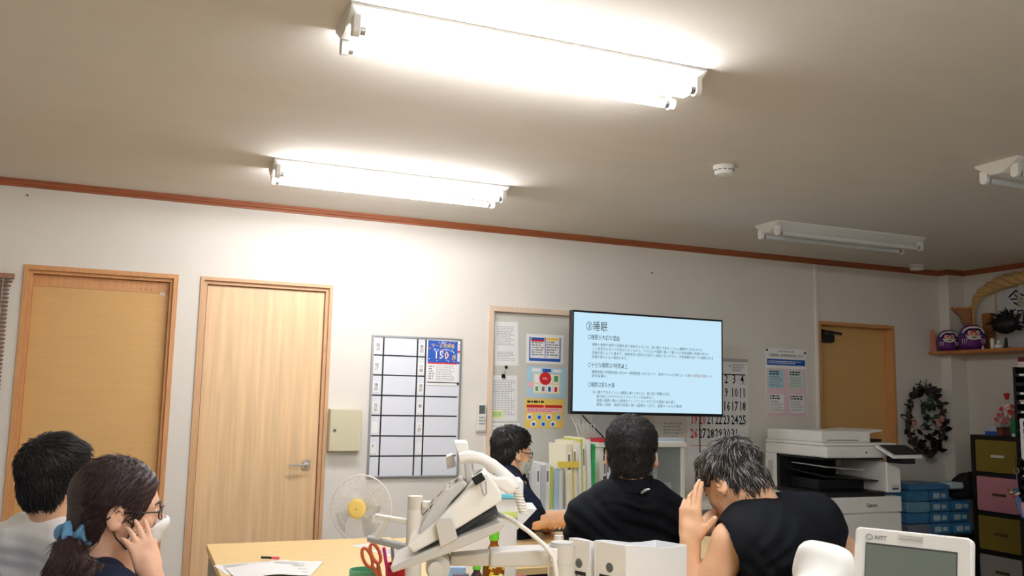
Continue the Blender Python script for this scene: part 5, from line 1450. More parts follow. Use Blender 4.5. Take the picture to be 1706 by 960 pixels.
def strands(name, src, h, R, n, L, w, flow, lift=.15, seed=1, m=HAIRB, cut=None, droop=0.0, noise=.18):
    """thin tapering locks lying over a hair surface"""
    rg = np.random.default_rng(seed)
    nv = len(src.vertices); V = np.empty(nv * 3); src.vertices.foreach_get('co', V); V = V.reshape(-1, 3)
    N_ = np.empty(nv * 3); src.vertices.foreach_get('normal', N_); N_ = N_.reshape(-1, 3)
    i = rg.integers(0, nv, n)
    if cut is not None:
        ok = cut((V[i] - h) @ R); i = i[ok]
    p, nn = V[i], N_[i]
    loc = (p - h) @ R
    f = flow(loc) + rg.normal(0, noise, loc.shape)
    f = f @ R.T
    f -= nn * (f * nn).sum(1, keepdims=True); f /= np.linalg.norm(f, axis=1, keepdims=True) + 1e-9
    b = np.cross(nn, f)
    Ls = L * rg.uniform(.6, 1.3, (len(p), 1)); ws = w * rg.uniform(.6, 1.3, (len(p), 1)); lf = lift * rg.uniform(.3, 1.5, (len(p), 1))
    verts, ring = [], []
    for s, ww in ((0.0, .7), (.35, 1.0), (.75, .7)):
        c = p + f * Ls * s + nn * (Ls * lf * s * (1.0 - .55 * s) + .0006) - np.array([0, 0, droop]) * Ls * s * s
        ring.append([c - b * ws * ww, c + b * ws * ww, c + nn * ws * ww * .9])
    tip = p + f * Ls + nn * (Ls * lf * .45) - np.array([0, 0, droop]) * Ls
    A = np.stack([v for r_ in ring for v in r_] + [tip], 1)          # k,10,3
    k = len(p); base = (np.arange(k) * 10)[:, None]
    quads = []
    for r_ in (0, 3):
        for j in range(3):
            l = (j + 1) % 3
            quads.append(base + np.array([[r_ + j, r_ + l, r_ + 3 + l, r_ + 3 + j]]))
    Qd = np.concatenate(quads, 0)
    T = np.concatenate([base + np.array([[6 + j, 6 + (j + 1) % 3, 9]]) for j in range(3)], 0)
    me = bpy.data.meshes.new(name)
    me.vertices.add(k * 10); me.vertices.foreach_set('co', A.reshape(-1).astype(np.float32))
    li = np.concatenate([Qd.ravel(), T.ravel()]).astype(np.int32)
    me.loops.add(len(li)); me.loops.foreach_set('vertex_index', li)
    st_ = np.concatenate([np.arange(0, len(Qd) * 4, 4), len(Qd) * 4 + np.arange(0, len(T) * 3, 3)]).astype(np.int32)
    me.polygons.add(len(st_)); me.polygons.foreach_set('loop_start', st_)
    me.polygons.foreach_set('use_smooth', np.ones(len(st_), bool))
    me.materials.append(m); me.update(calc_edges=True); me.validate()
    return me

def crown_flow(c=(0, -.055, .12), fwd=0.0):
    c = np.array(c)
    def f(l):
        v = l - c; v = v / (np.linalg.norm(v, axis=1, keepdims=True) + 1e-6)
        v[:, 1] += fwd * np.clip(l[:, 2:3].ravel() / .1, 0, 1)
        v[:, 2] -= .35
        return v
    return f

YS0, ZS0 = (-.12, -.06, -.040, -.022, .004, .022, .030, .055, .075, .10), (-.092, -.088, -.055, -.020, .020, .030, .020, .050, .074, .082)
def above(ys=YS0, zs=ZS0, m=.022): return lambda l: l[:, 2] > np.interp(l[:, 1], ys, zs) + m
def short_hair(p, top=.020, side=.010, yz=None, clump=.004, f=70, seed=0.0):
    """hair shell on the skull, cut off by the hairline"""
    ys, zs = yz if yz else (YS0, ZS0)
    t = side + (top - side) * np.clip((p[..., 2] - .02) / .08, 0, 1)
    t = t * np.clip((p[..., 2] + .105) / .05, .25, 1)
    d = skull(p); d = smin(d, sd_ell(p, (0, .028, -.02), (.060, .062, .085)), .03) - t
    d = d + clump * nz(p, f, seed)
    zm = np.interp(p[..., 1], ys, zs)
    return smax(d, (zm - p[..., 2]) * .75, .006)

def person(label, loc):
    return thing('person', label, 'person', (loc[0], loc[1], 0))
def add(root, name, me):
    return put(name, me, root, loc=-np.array(root.location))
def addb(root, name, b, bev=0.0):
    return b.obj(name, root, loc=-np.array(root.location), bev=bev)
def L2W(h, R, pts): return [np.array(h) + R @ np.array(q, float) for q in pts]

def trousers(root, pel, fwd, spread=.10):
    f = np.array([fwd[0], fwd[1], 0.0]); f /= np.linalg.norm(f); r = np.array([f[1], -f[0], 0])
    legs = []
    for s in (-1, 1):
        hip = np.array(pel) + r * s * .08; knee = hip + f * .40 + r * s * spread * .4; knee[2] = .50
        ank = knee - f * .02; ank[2] = .09; legs.append((hip, knee, ank))
    def fn(P):
        d = sd_ell(P, pel, (.17, .16, .13))
        for hip, knee, ank in legs:
            d = smin(d, smin(sd_cone(P, hip, knee, .088, .066), sd_cone(P, knee, ank, .066, .05), .03), .04)
        return d
    al = np.array([q for l in legs for q in l] + [np.array(pel)])
    add(root, 'trousers', sdf_mesh('trousers', fn, al.min(0) - .2, al.max(0) + .2, .014, TROU))
    for hip, knee, ank in legs:
        def sf(P): return smax(smin(sd_cone(P, ank * [1, 1, 0] + [0, 0, .045] - f * .03, ank * [1, 1, 0] + [0, 0, .035] + f * .15, .046, .036), sd_cone(P, ank, ank * [1, 1, 0] + [0, 0, .05], .04, .045), .02), .001 - P[..., 2], .004)
        add(root, 'shoe', sdf_mesh('shoe', sf, ank - [.25, .25, .1], ank + [.25, .25, .06], .009, SHOE))

def torso_sd(P, pel, chest, SL, SR, N, rp=.115, rc=.110, rs=.066, w=.075):
    """flattened trunk from pelvis to shoulders"""
    pel, chest, SL, SR, N = [np.array(v, float) for v in (pel, chest, SL, SR, N)]
    side = (SR - SL) / np.linalg.norm(SR - SL)
    d = smin(sd_cone(P, pel - side * w, chest - side * w, rp, rc), sd_cone(P, pel + side * w, chest + side * w, rp, rc), .05)
    sh = smin(sd_chain(P, (SL, (SL + N) / 2 + (N - (SL + SR) / 2) * .15, N), (rs, rs * 1.0, rs * .85), .03), sd_chain(P, (SR, (SR + N) / 2 + (N - (SL + SR) / 2) * .15, N), (rs, rs * 1.0, rs * .85), .03), .03)
    return smin(d, sh, .07)

def bbox(*pts, pad=.12):
    a = np.array(pts, float); return a.min(0) - pad, a.max(0) + pad

# ---- man in black polo shirt, back to the viewer
def build_polo():
    d0 = 3.05
    N = at(1051, 818, d=d0); SL = at(980, 862, d=d0 - .03); SR = at(1112, 858, d=d0 + .05)
    vy = YAW + math.atan((1051 - 853) / FPX); fw = np.array([math.sin(vy + .03), math.cos(vy + .03), 0]); rt = np.array([fw[1], -fw[0], 0])
    root = person('man in black polo shirt seen from behind, facing the television', N)
    pel = np.array([N[0], N[1], .53]) - fw * .02; chest = N + np.array([0, 0, -.20]) + fw * .05
    EL = at(962, 935, d=d0 + .08); ER = at(1128, 925, d=d0 + .16)
    HL = EL + fw * .24 + rt * .06; HR = ER + fw * .24 - rt * .06; HL[2] = HR[2] = .745
    h = at(1052, 757, d=d0 + .02); R = frame_of(fw + np.array([0, 0, .02]))
    nk = N + fw * .025
    RL = frame_of(HL - EL); RL = np.stack([RL[:, 0], RL[:, 1], RL[:, 2]], 1)
    def body(P):
        d = head((P - h.astype(np.float32)) @ R)
        d = smin(d, sd_cone(P, h + R @ np.array([0, -.02, -.06]), nk + [0, 0, -.03], .057, .064), .03)
        for S, E, Hn in ((SL, EL, HL), (SR, ER, HR)):
            d = smin(d, sd_cone(P, S, E, .05, .042), .02); d = smin(d, sd_cone(P, E, Hn, .043, .029), .02)
            d = smin(d, hand_sd(P, Hn, frame_of(Hn - E), .95), .012)
        return smin(d, sd_cone(P, SL + fw * .05, SR + fw * .05, .036, .036), .02)
    lo, hi = bbox(h, SL, SR, EL, ER, HL, HR, h + [0, 0, .08]); hi = hi + .04
    hi[1] += .08
    add(root, 'body', sdf_mesh('body', body, lo, hi, .0055, SKIN))
    def shirt(P):
        d = torso_sd(P, pel, chest, SL, SR, N - [0, 0, .012], rp=.12, rc=.112, rs=.070)
        for S, E in ((SL, EL), (SR, ER)): d = smin(d, sd_cone(P, S, S + (E - S) * .92, .070, .064), .03)
        u, v = (P - N) @ rt, P[..., 2] - N[2]
        wr = .0055 * np.sin(120 * v + 70 * u + 2.2 * np.sin(22 * u + 2)) * np.exp(-((v + .18) / .14) ** 2) + .0055 * np.sin(130 * v - 75 * u + 2.0 * np.sin(28 * v)) * np.exp(-((v + .30) / .12) ** 2)
        wr += .004 * np.sin(210 * v + 3 * np.sin(30 * u)) * np.exp(-((v + .035) / .03) ** 2) * np.exp(-(u / .09) ** 2)
        return smax(d + wr, -sd_cone(P, nk + [0, 0, .0], h, .060, .060), .008)
    lo, hi = bbox(pel, SL, SR, EL, ER, N, pad=.17)
    add(root, 'polo_shirt', sdf_mesh('polo_shirt', shirt, lo, hi, .007, BLKS))
    ax = (h + R @ np.array([0, -.03, -.08])) - nk; Rc = frame_of(fw, ax)
    c = B().lathe([(.083, -.020), (.079, .002), (.071, .030), (.068, .036), (.065, .034), (.064, .028), (.064, -.02)], BLKS, o=nk + ax / np.linalg.norm(ax) * .026, n=40, R=Rc)
    addb(root, 'collar', c)
    B_ = B().tube([at(1068, 822, d=d0 - .075), at(1074, 818, d=d0 - .078), at(1082, 815, d=d0 - .075)], [.004, .006, .005], STEEL, 8)
    addb(root, 'collar_clip', B_)
    def hairf(P): return short_hair((P - h.astype(np.float32)) @ R, .015, .006, clump=.003, f=120)
    hm = sdf_mesh('hair', hairf, h - .15, h + .17, .0045, HAIRB)
    o = add(root, 'hair', hm)
    add(root, 'hair_locks', strands('hair_locks', hm, h, R, 6000, .012, .0011, crown_flow(), .6, 3, cut=above(m=.012), noise=.35))['kind'] = 'stuff'
    for s in (-1, 1):
        addb(root, 'mask_loop', B().tube(L2W(h, R, [(s * .084, -.024, .012), (s * .086, -.030, -.008), (s * .080, -.022, -.034), (s * .072, .02, -.05)]), .0016, WHITEP, 6))
    mk = add(root, 'face_mask', sdf_mesh('face_mask', mask_fn(h, R), h - .15, h + .15, .004, MASK, slack=3))
    trousers(root, pel, fw)

def mask_fn(h, R, w=1.0):
    def fn(P):
        p = (P - np.array(h, np.float32)) @ R
        d0_ = head(p)
        d = smin(d0_, sd_ell(p, (0, .084, -.045), (.026, .026, .038)), .035) - .0045
        d = smax(d, -(d0_ - .0015), .001)
        t = np.abs(p[..., 0])
        d = smax(d, p[..., 2] + .012 + .32 * t - .0, .004); d = smax(d, -(p[..., 2] + .112), .006)
        return smax(d, .018 + .35 * np.maximum(0, t - .02) * 0 - p[..., 1], .006)
    return fn
def face_bits(root, h, R, skinm=None, brow=HAIRB):
    EW = mat('eye_white', (236, 234, 230), .25)
    for s in (-1, 1):
        e = addb(root, 'eye', B().ball(h + R @ np.array([s * .031, .0775, .001]), .0112, EW, 14))
        addb(e, 'iris', B().ball(h + R @ np.array([s * .031, .0850, .001]), (.0052, .0052, .0052), INKK, 10)).location = (0, 0, 0)
        addb(root, 'eyebrow', B().tube(L2W(h, R, [(s * .014, .093, .021), (s * .030, .0905, .026), (s * .048, .076, .021)]), [.003, .0036, .0016], brow, 6))
def glasses(root, h, R, m, rx=.024, rz=.016):
    g = addb(root, 'glasses', B().tube(L2W(h, R, [(-.010, .104, .004), (0, .107, .008), (.010, .104, .004)]), .0016, m, 6))
    GL = mat('lens', (225, 232, 235), .05, alpha=.12)
    for s in (-1, 1):
        ring = [(s * (.034 + rx * math.cos(a)), .103 - .018 * max(0, (.034 + rx * math.cos(a)) - .03) / .03, .0 + rz * math.sin(a)) for a in [k * 2 * math.pi / 24 for k in range(24)]]
        addb(g, 'rim', B().tube(L2W(h, R, ring), .0018, m, 6, closed=True)).location = (0, 0, 0)
        addb(g, 'lens', B().add(L2W(h, R, ring), [list(range(24))], GL)).location = (0, 0, 0)
        addb(g, 'temple', B().tube(L2W(h, R, [(s * .058, .088, .006), (s * .074, .05, .006), (s * .083, -.012, .010), (s * .082, -.035, -.012)]), .0020, m, 6)).location = (0, 0, 0)
    return g
build_polo()

# ---- man with mask and glasses at the far desk, in profile
def build_profile():
    d0 = 4.55
    h = at(853, 755, d=d0)
    vy = YAW; a = -vy + .60
    fw = np.array([math.cos(a), math.sin(a), 0]); rt = np.array([fw[1], -fw[0], 0])
    R = frame_of(fw + np.array([0, 0, -.10]))
    N = at(846, 790, d=d0); SR = at(846, 812, d=d0 - .17); SL = at(846, 806, d=d0 + .17) + fw * .03
    root = person('man in navy shirt with mask and glasses, in profile by the sliding door', N)
    pel = np.array([N[0], N[1], .53]) - fw * .02; chest = N + np.array([0, 0, -.20]) + fw * .05
    ER = at(893, 866, d=d0 - .22); HR = at(952, 862, d=d0 - .12); EL = SL + fw * .18 + [0, 0, -.25]; HL = at(918, 874, d=d0 - .02)
    def body(P):
        d = head((P - h.astype(np.float32)) @ R)
        d = smin(d, sd_cone(P, h + R @ np.array([0, -.02, -.06]), N + fw * .02 - [0, 0, .03], .056, .064), .03)
        for S, E, Hn in ((SL, EL, HL), (SR, ER, HR)):
            d = smin(d, sd_cone(P, S, E, .050, .043), .02); d = smin(d, sd_cone(P, E, Hn, .044, .030), .02)
            d = smin(d, hand_sd(P, Hn, frame_of(Hn - E), .95), .012)
        return smin(d, sd_cone(P, SL + fw * .05, SR + fw * .05, .036, .036), .02)
    lo, hi = bbox(h, SL, SR, EL, ER, HL, HR, pad=.17)
    add(root, 'body', sdf_mesh('body', body, lo, hi, .006, SKIN))
    def shirt(P):
        d = torso_sd(P, pel, chest, SL, SR, N - [0, 0, .012], rp=.12, rc=.112, rs=.070)
        for S, E in ((SL, EL), (SR, ER)): d = smin(d, sd_cone(P, S, S + (E - S) * .80, .074, .072), .03)
        v = P[..., 2]; u = P @ fw
        return smax(d + .005 * np.sin(110 * v + 70 * u) * np.exp(-((v - N[2] + .17) / .13) ** 2), -sd_cone(P, N + fw * .02, h, .058, .058), .008)
    lo, hi = bbox(pel, SL, SR, EL, ER, N, pad=.19)
    add(root, 'shirt', sdf_mesh('shirt', shirt, lo, hi, .009, NAVY))
    ax = (h + R @ np.array([0, -.03, -.08])) - N; Rc = frame_of(fw, ax)
    addb(root, 'collar', B().lathe([(.080, -.020), (.076, .004), (.070, .022), (.064, .022), (.064, -.02)], NAVY, o=N + fw * .02, n=36, R=Rc))
    def hairf(P): return short_hair((P - h.astype(np.float32)) @ R, .020, .007, clump=.004, f=80)
    hm = sdf_mesh('hair', hairf, h - .16, h + .18, .006, HAIRB)
    add(root, 'hair', hm)
    add(root, 'hair_locks', strands('hair_locks', hm, h, R, 2600, .022, .0018, crown_flow(fwd=.6), .42, 5, cut=above()))['kind'] = 'stuff'
    add(root, 'face_mask', sdf_mesh('face_mask', mask_fn(h, R), h - .15, h + .15, .0045, MASKM, slack=3))
    for s in (-1, 1):
        addb(root, 'mask_loop', B().tube(L2W(h, R, [(s * .060, .030, -.025), (s * .078, -.01, .02), (s * .086, -.030, .006), (s * .080, -.02, -.034), (s * .056, .030, -.085)]), .0022, WHITEP, 6))
    face_bits(root, h, R)
    glasses(root, h, R, DARKP)
    trousers(root, pel, fw)
build_profile()

# ---- grey-haired man bent over, head in his hand
def build_bent():
    d0 = 2.78
    vy = YAW + math.atan((1250 - 853) / FPX)
    vw = np.array([math.sin(vy), math.cos(vy), 0]); rt = np.array([vw[1], -vw[0], 0])
    h = at(1223, 806, d=d0 + .06)
    fwd_h = -rt * .62 + vw * .50 + np.array([0, 0, -.62])
    R = frame_of(fwd_h, up=-rt * .45 + vw * .35 + np.array([0, 0, .85]))
    N = at(1272, 852, d=d0 + .04)
    SL = at(1220, 903, d=d0 - .06); SR = at(1362, 868, d=d0 + .12)
    pel = at(1345, 1120, d=d0 - .02); pel[2] = .53
    chest = at(1292, 930, d=d0 + .06)
    EL = at(1146, 1060, d=d0 - .05); HL = at(1150, 900, d=d0 - .02)
    ER = at(1402, 918, d=d0 + .26); HR = at(1330, 930, d=d0 + .42)
    root = person('grey-haired man in sleeveless black shirt bent over with his head in his hands', (pel[0], pel[1], 0))
    up = np.array([0, 0, 1.0])
    # left hand: fingers up beside the forehead, back of the hand towards the viewer's left
    RHL = frame_of(up * .96 + rt * .0 + vw * .15, up=-vw * .75 - rt * .55)
    RHL = np.stack([-RHL[:, 0] if (RHL[:, 0] @ rt) < 0 else RHL[:, 0], RHL[:, 1], RHL[:, 2]], 1)
    H2 = at(1178, 876, d=d0 + .10); R2 = frame_of(up * .45 + rt * .85 + vw * .1, up=-vw * .9 + up * .2)
    E2 = at(1160, 960, d=d0 + .22)
    def body(P):
        d = head((P - h.astype(np.float32)) @ R)
        d = smin(d, sd_cone(P, h + R @ np.array([0, -.035, -.05]), N + [0, 0, -.01], .058, .066), .03)
        d = smin(d, sd_cone(P, SL, EL, .056, .042), .03); d = smin(d, sd_cone(P, EL, HL, .044, .029), .012)
        d = smin(d, hand_sd(P, HL, RHL, 1.0, curl=(.10, .22, .55, .75), splay=(.06, .02, -.08, -.18), thumb=((.052, .040, -.012), (.075, .066, -.020))), .012)
        d = smin(d, sd_cone(P, SR, ER, .055, .046), .03); d = smin(d, sd_cone(P, ER, HR, .046, .030), .02)
        d = smin(d, sd_cone(P, HR, H2, .030, .028), .02)
        d = smin(d, hand_sd(P, H2, R2, .92, curl=(.25, .3, .35, .4)), .012)
        return smin(d, sd_cone(P, SL, SR, .05, .05), .03)
    lo, hi = bbox(h, SL, SR, EL, HL + [0, 0, .16], ER, HR, H2, pad=.13)
    add(root, 'body', sdf_mesh('body', body, lo, hi, .0048, SKIN))
    def shirt(P):
        d = torso_sd(P, pel, chest, SL + (SR - SL) * .10, SR - (SR - SL) * .04, N - [0, 0, .016], rp=.125, rc=.125, rs=.070, w=.075)
        d = smin(d, sd_cone(P, SR - (SR - SL) * .04, SR + (ER - SR) * .30, .080, .066), .04)
        d = smin(d, sd_ell(P, at(1285, 905, d=d0 - .06), (.13, .12, .10)), .08)
        u = (P - N) @ rt; v = P[..., 2] - N[2]
        wr = .0065 * np.sin(110 * u - 90 * v + 2 * np.sin(30 * v)) * np.exp(-((u - .04) / .07) ** 2) * np.exp(-((v + .10) / .10) ** 2)
        wr += .0055 * np.sin(105 * v + 60 * u + 2 * np.sin(30 * u)) * np.exp(-((v + .22) / .12) ** 2)
        d = d + wr
        d = smax(d, -(sd_cone(P, N + (h - N) * .10, h, .064, .064)), .006)
        return smax(d, -(sd_cone(P, SL - (SR - SL) * .06 - up * .02, SL - (SR - SL) * .5 - up * .05, .078, .10)), .006)
    lo, hi = bbox(pel, SL, SR, N, ER, chest, pad=.22)
    add(root, 'sleeveless_shirt', sdf_mesh('sleeveless_shirt', shirt, lo, hi, .006, BLKS, 2))
    nk = N + (h - N) * .12
    YB, ZB_ = (-.12, -.06, -.040, -.022, .004, .022, .030, .055, .075, .12), (-.092, -.086, -.050, -.018, .020, .026, .010, .025, .045, .06)
    def hairf(P):
        p = (P - h.astype(np.float32)) @ R
        return short_hair(p, .020, .008, yz=(YB, ZB_), clump=.004, f=75)
    hm = sdf_mesh('hair', hairf, h - .17, h + .19, .005, HAIRD)
    add(root, 'hair', hm)
    fl = crown_flow(c=(0, -.075, .11), fwd=.5)
    wav = lambda l: fl(l) + .45 * np.stack([np.sin(l[:, 2] * 130 + l[:, 1] * 60), 0 * l[:, 0], np.cos(l[:, 1] * 110)], 1)
    add(root, 'hair_locks', strands('hair_locks', hm, h, R, 3600, .034, .0014, wav, .16, 7, HAIRD, cut=above(YB, ZB_), noise=.15))['kind'] = 'stuff'
    o = add(root, 'grey_hair_locks', strands('grey_hair_locks', hm, h, R, 1700, .034, .0010, wav, .20, 8, HAIRG, cut=above(YB, ZB_), noise=.15)); o['kind'] = 'stuff'; o['label'] = 'grey streaks in the dark hair'
    trousers(root, pel, vw)
build_bent()

# ---- woman with glasses, cheek on her hand
def build_woman():
    d0 = 2.40; S = FPX / d0
    h = at(195, 847, d=d0 + .02)
    vy = YAW + math.atan((200 - 853) / FPX)
    vw = np.array([math.sin(vy), math.cos(vy), 0]); rt = np.array([vw[1], -vw[0], 0]); up = np.array([0, 0, 1.0])
    fw = rt * .985 + vw * .17
    R = frame_of(fw + np.array([0, 0, -.08]), up=up - vw * .10)
    N = at(163, 944, d=d0 + .02); SRt = at(182, 992, d=d0 - .17); SLf = at(172, 984, d=d0 + .17)
    pel = np.array([N[0] - .05, N[1], .53]); chest = N + fw * .04 - up * .19
    ER = at(274, 1040, d=d0 - .12); HR = at(249, 952, d=d0 - .12)
    EL = SLf + fw * .14 - up * .22; HL = EL + fw * .2 - vw * .05
    root = person('woman in dark top with glasses and blue scrunchie, cheek resting on her hand', N)
    RH = frame_of(up * .92 - rt * .34 + vw * .16, up=-vw * .92 + rt * .22)
    def body(P):
        d = head((P - h.astype(np.float32)) @ R, True)
        d = smin(d, sd_cone(P, h + R @ np.array([0, -.025, -.06]), N + fw * .02 - up * .04, .046, .054), .03)
        d = smin(d, sd_cone(P, N + fw * .01 - up * .03, chest, .06, .09), .05)
        for S_, E, Hn in ((SRt, ER, HR), (SLf, EL, HL)):
            d = smin(d, sd_cone(P, S_, E, .043, .037), .02); d = smin(d, sd_cone(P, E, Hn, .038, .026), .02)
        d = smin(d, hand_sd(P, HR, RH, .74, curl=(.34, .36, .42, .55), splay=(.12, .03, -.10, -.26), thumb=((.040, .05, -.02), (.046, .085, -.028))), .012)
        d = smin(d, hand_sd(P, HL, frame_of(HL - EL), .86), .012)
        return smin(d, sd_cone(P, SLf, SRt, .04, .04), .03)
    lo, hi = bbox(h, SRt, SLf, ER, HR + up * .12, EL, HL, h + up * .06, pad=.12)
    add(root, 'body', sdf_mesh('body', body, lo, hi, .0042, SKINW))
    def shirt(P):
        d = torso_sd(P, pel, chest, SLf, SRt, N - up * .03, rp=.11, rc=.10, rs=.056, w=.06)
        for S_, E in ((SRt, ER), (SLf, EL)): d = smin(d, sd_cone(P, S_, S_ + (E - S_) * .55, .058, .060), .03)
        return smax(d + .003 * nz(P, 40), -sd_cone(P, N + fw * .015 - up * .012, h, .062, .075), .008)
    lo, hi = bbox(pel, SRt, SLf, ER, EL, N, pad=.16)
    add(root, 'dark_top', sdf_mesh('dark_top', shirt, lo, hi, .008, NAVY))
    tie = at(129, 884, d=d0 - .01)
    def hairf(P):
        p = (P - h.astype(np.float32)) @ R
        d = skull(p); d = smin(d, sd_ell(p, (0, .028, -.02), (.057, .060, .085)), .03)
        d = d - .006 - .004 * np.clip(p[..., 2] / .08, 0, 1)
        d = smin(d, sd_ell(p, (0, -.046, -.030), (.046, .038, .045)), .03)
        d = smin(d, sd_cone(P, h + R @ np.array([0, -.060, -.03]), tie, .034, .014), .03)
        an = np.arctan2(p[..., 2] - .02, p[..., 1] + .05)
        d = d + .0018 * np.sin(an * 46 + 20 * np.abs(p[..., 0]))
        zm = np.interp(p[..., 1], (-.14, -.05, -.035, -.018, .012, .030, .050, .066, .082, .11), (-.13, -.12, -.060, .012, .020, -.020, -.010, .030, .060, .072))
        d = smax(d, (zm - p[..., 2]) * .75, .008)
        ear = p.copy(); ear[..., 0] = np.abs(ear[..., 0])
        return smax(d, -sd_ell(ear, (.09, -.012, -.010), (.030, .022, .034)), .006)
    hm = sdf_mesh('hair', hairf, h - .20, h + .17, .0045, HAIRN)
    add(root, 'hair', hm)
    to = np.array(R.T @ (tie - h))
    def fl(l):
        v = to - l; return v / (np.linalg.norm(v, axis=1, keepdims=True) + 1e-6)
    add(root, 'hair_locks', strands('hair_locks', hm, h, R, 4200, .030, .0009, fl, .015, 11, HAIRN, noise=.05, cut=lambda l: (l[:, 1] < .05) & (l[:, 1] > -.085)))['kind'] = 'stuff'
    for s in (-1, 1): addb(root, 'side_lock', B().tube(L2W(h, R, [(s * .066, .045, .03), (s * .073, .036, .0), (s * .073, .026, -.03), (s * .068, .022, -.06)]), [.010, .008, .005, .0015], HAIRN, 8, flat=.5))
    tail = [tie, at(115, 915, d=d0 - .03), at(106, 950, d=d0 - .06), at(100, 1000, d=d0 - .08), at(98, 1060, d=d0 - .08)]
    lock = [at(116, 915, d=d0 - .03), at(136, 945, d=d0 - .10), at(166, 966, d=d0 - .16), at(200, 982, d=d0 - .19), at(225, 1000, d=d0 - .19)]
    def tailf(P):
        d = sd_chain(P, tail, (.012, .030, .038, .040, .02), .02)
        d = smin(d, sd_chain(P, lock, (.016, .024, .026, .022, .01), .02), .02)
        q = P @ rt
        return d + .003 * np.sin(q * 300 + 10 * np.sin(P[..., 2] * 30))
    lo, hi = bbox(*tail, *lock, pad=.07)
    tm = sdf_mesh('ponytail', tailf, lo, hi, .005, HAIRN)
    add(root, 'ponytail', tm)
    dn = np.array(R.T @ np.array([0, 0, -1.0]))
    add(root, 'ponytail_locks', strands('ponytail_locks', tm, h, R, 1500, .032, .0010, lambda l: np.tile(dn, (len(l), 1)), .015, 12, HAIRN, noise=.05))['kind'] = 'stuff'
    SCB = mat('scrunchie_blue', (96, 146, 184), .7, bump=.3, bscale=120)
    tc = tie + np.array([0, 0, -.006]); tdir = (tail[1] - tie) / np.linalg.norm(tail[1] - tie); Rt = frame_of(vw, tdir)
    def scr(P):
        p = (P - tc.astype(np.float32)) @ Rt
        a = np.arctan2(p[..., 1], p[..., 0]); q = np.hypot(p[..., 0], p[..., 1])
        rr_ = .015 + .0045 * np.sin(7 * a + 1) + .003 * np.sin(11 * a)
        zc = .010 * np.sin(5 * a + .6)
        return np.sqrt((q - .028) ** 2 + (p[..., 2] - zc) ** 2) - rr_
    add(root, 'scrunchie', sdf_mesh('scrunchie', scr, tc - .08, tc + .08, .0032, SCB, slack=3))
    add(root, 'face_mask', sdf_mesh('face_mask', mask_fn(h, R), h - .15, h + .15, .004, MASK, slack=3))
    for s in (-1, 1): addb(root, 'mask_loop', B().tube(L2W(h, R, [(s * .060, .034, -.030), (s * .072, .012, -.012), (s * .080, -.020, -.030), (s * .072, -.004, -.056), (s * .056, .026, -.085)]), .0020, DARKP, 6))
    face_bits(root, h, R, brow=HAIRN)
    glasses(root, h, R, FRAME)
    trousers(root, pel, fw)
build_woman()

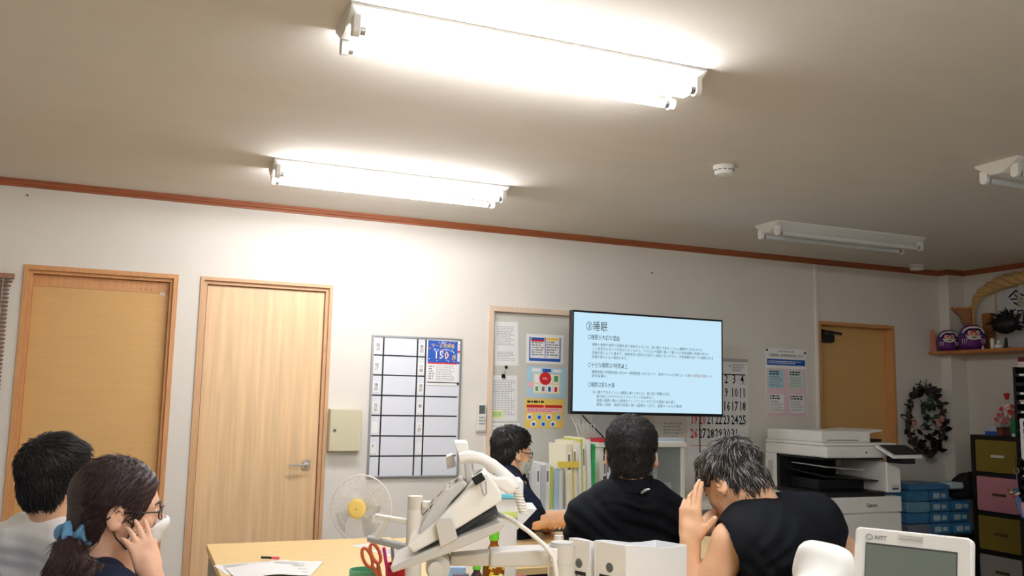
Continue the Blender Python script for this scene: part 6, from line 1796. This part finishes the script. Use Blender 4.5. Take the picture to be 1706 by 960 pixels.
# ---- man with white collar at the left, looking away
def build_left():
    d0 = 2.95
    h = at(97, 800, d=d0)
    vy = YAW + math.atan((95 - 853) / FPX)
    vw = np.array([math.sin(vy), math.cos(vy), 0]); rt = np.array([vw[1], -vw[0], 0]); up = np.array([0, 0, 1.0])
    fw = rt * .80 + vw * .60
    R = frame_of(fw + np.array([0, 0, .10]))
    N = at(79, 884, d=d0); SRt = N + (-vw * .62 + rt * .5) * .0 + np.array([fw[1], -fw[0], 0]) / np.linalg.norm(fw) * .17 - up * .06; SLf = N - np.array([fw[1], -fw[0], 0]) / np.linalg.norm(fw) * .17 - up * .06
    pel = np.array([N[0], N[1], .53]) - fw * .05; chest = N + fw * .04 - up * .20
    ER = SRt + fw * .12 - up * .25; EL = SLf + fw * .12 - up * .25; HR = ER + fw * .22 + up * .04; HL = EL + fw * .22 + up * .04
    root = person('man with black hair in white collared shirt behind the woman, looking away', N)
    def body(P):
        d = head((P - h.astype(np.float32)) @ R)
        d = smin(d, sd_cone(P, h + R @ np.array([0, -.02, -.06]), N + fw * .02 - up * .03, .056, .062), .03)
        for S_, E, Hn in ((SLf, EL, HL), (SRt, ER, HR)):
            d = smin(d, sd_cone(P, S_, E, .05, .042), .02); d = smin(d, sd_cone(P, E, Hn, .043, .029), .02)
            d = smin(d, hand_sd(P, Hn, frame_of(Hn - E), .95), .012)
        return smin(d, sd_cone(P, SLf + fw * .05, SRt + fw * .05, .036, .036), .02)
    lo, hi = bbox(h, SLf, SRt, EL, ER, HL, HR, h + up * .05, pad=.15)
    add(root, 'body', sdf_mesh('body', body, lo, hi, .0055, SKIN))
    def shirt(P):
        d = torso_sd(P, pel, chest, SLf, SRt, N - up * .01, rp=.12, rc=.112, rs=.068)
        for S_, E in ((SLf, EL), (SRt, ER)): d = smin(d, sd_cone(P, S_, E, .068, .062), .03)
        for E, Hn in ((EL, HL), (ER, HR)): d = smin(d, sd_cone(P, E, E + (Hn - E) * .7, .062, .050), .03)
        v = P[..., 2] - N[2]; u = (P - N) @ rt
        return smax(d + .0022 * np.sin(150 * v + 18 * u) * np.exp(-((v + .10) / .12) ** 2) + .003 * nz(P, 22), -sd_cone(P, N + fw * .02 + up * .01, h, .060, .060), .006)
    lo, hi = bbox(pel, SLf, SRt, EL, ER, N, pad=.17)
    add(root, 'white_shirt', sdf_mesh('white_shirt', shirt, lo, hi, .006, WHS))
    ax = (h + R @ np.array([0, -.03, -.08])) - N; Rc = frame_of(fw, ax)
    addb(root, 'collar', B().lathe([(.078, -.035), (.074, -.005), (.069, .016), (.066, .020), (.063, .014), (.063, -.03)], WHS, o=N + fw * .02, n=36, R=Rc))
    def hairf(P): return short_hair((P - h.astype(np.float32)) @ R, .020, .008, clump=.004, f=60, seed=1.0)
    hm = sdf_mesh('hair', hairf, h - .16, h + .18, .005, HAIRB)
    add(root, 'hair', hm)
    add(root, 'hair_locks', strands('hair_locks', hm, h, R, 4000, .024, .0014, crown_flow(fwd=.7), .25, 15, cut=above()))['kind'] = 'stuff'
    face_bits(root, h, R)
    trousers(root, pel, fw)
    # his blue office chair
    CH = mat('chair_blue', (70, 100, 150), .8, bump=.3, bscale=300)
    yaw = math.atan2(fw[1], fw[0]) - math.pi / 2
    c = thing('office_chair', 'blue fabric office chair behind the man in the white shirt', 'chair', (pel[0], pel[1], 0), rz=yaw)
    B().rbox((-.23, -.22, .385), (.23, .25, .425), .06, CH).obj('seat', c, bev=.012)
    def bk(P): return smax(sd_box(P, (0, -.285 - 0, .72), (.21, .03, .21), .03) , -1 - P[..., 2], .01)
    put('backrest', sdf_mesh('backrest', lambda P: sd_box(P + np.stack([0 * P[..., 0], -.9 * P[..., 0] ** 2, 0 * P[..., 0]], -1).astype(np.float32), (0, -.285, .745), (.215, .026, .19), .026), (-.28, -.36, .5), (.28, -.16, .98), .01, CH), c)
    B().box((-.03, -.30, .36), (.03, -.27, .66), DARKP).obj('back_bar', c)
    B().cyl((0, 0, .09), (0, 0, .385), .03, DARKP, 16).obj('gas_column', c)
    for k in range(5):
        a = 2 * math.pi * k / 5 + .3
        g = B().tube([(0, 0, .10), (.28 * math.cos(a), .28 * math.sin(a), .07)], [.028, .018], DARKP, 8).obj('star_leg', c)
        B().cyl((.28 * math.cos(a) - .012, .28 * math.sin(a), .028), (.28 * math.cos(a) + .012, .28 * math.sin(a), .028), .028, DARKP, 14).obj('caster', g)
build_left()
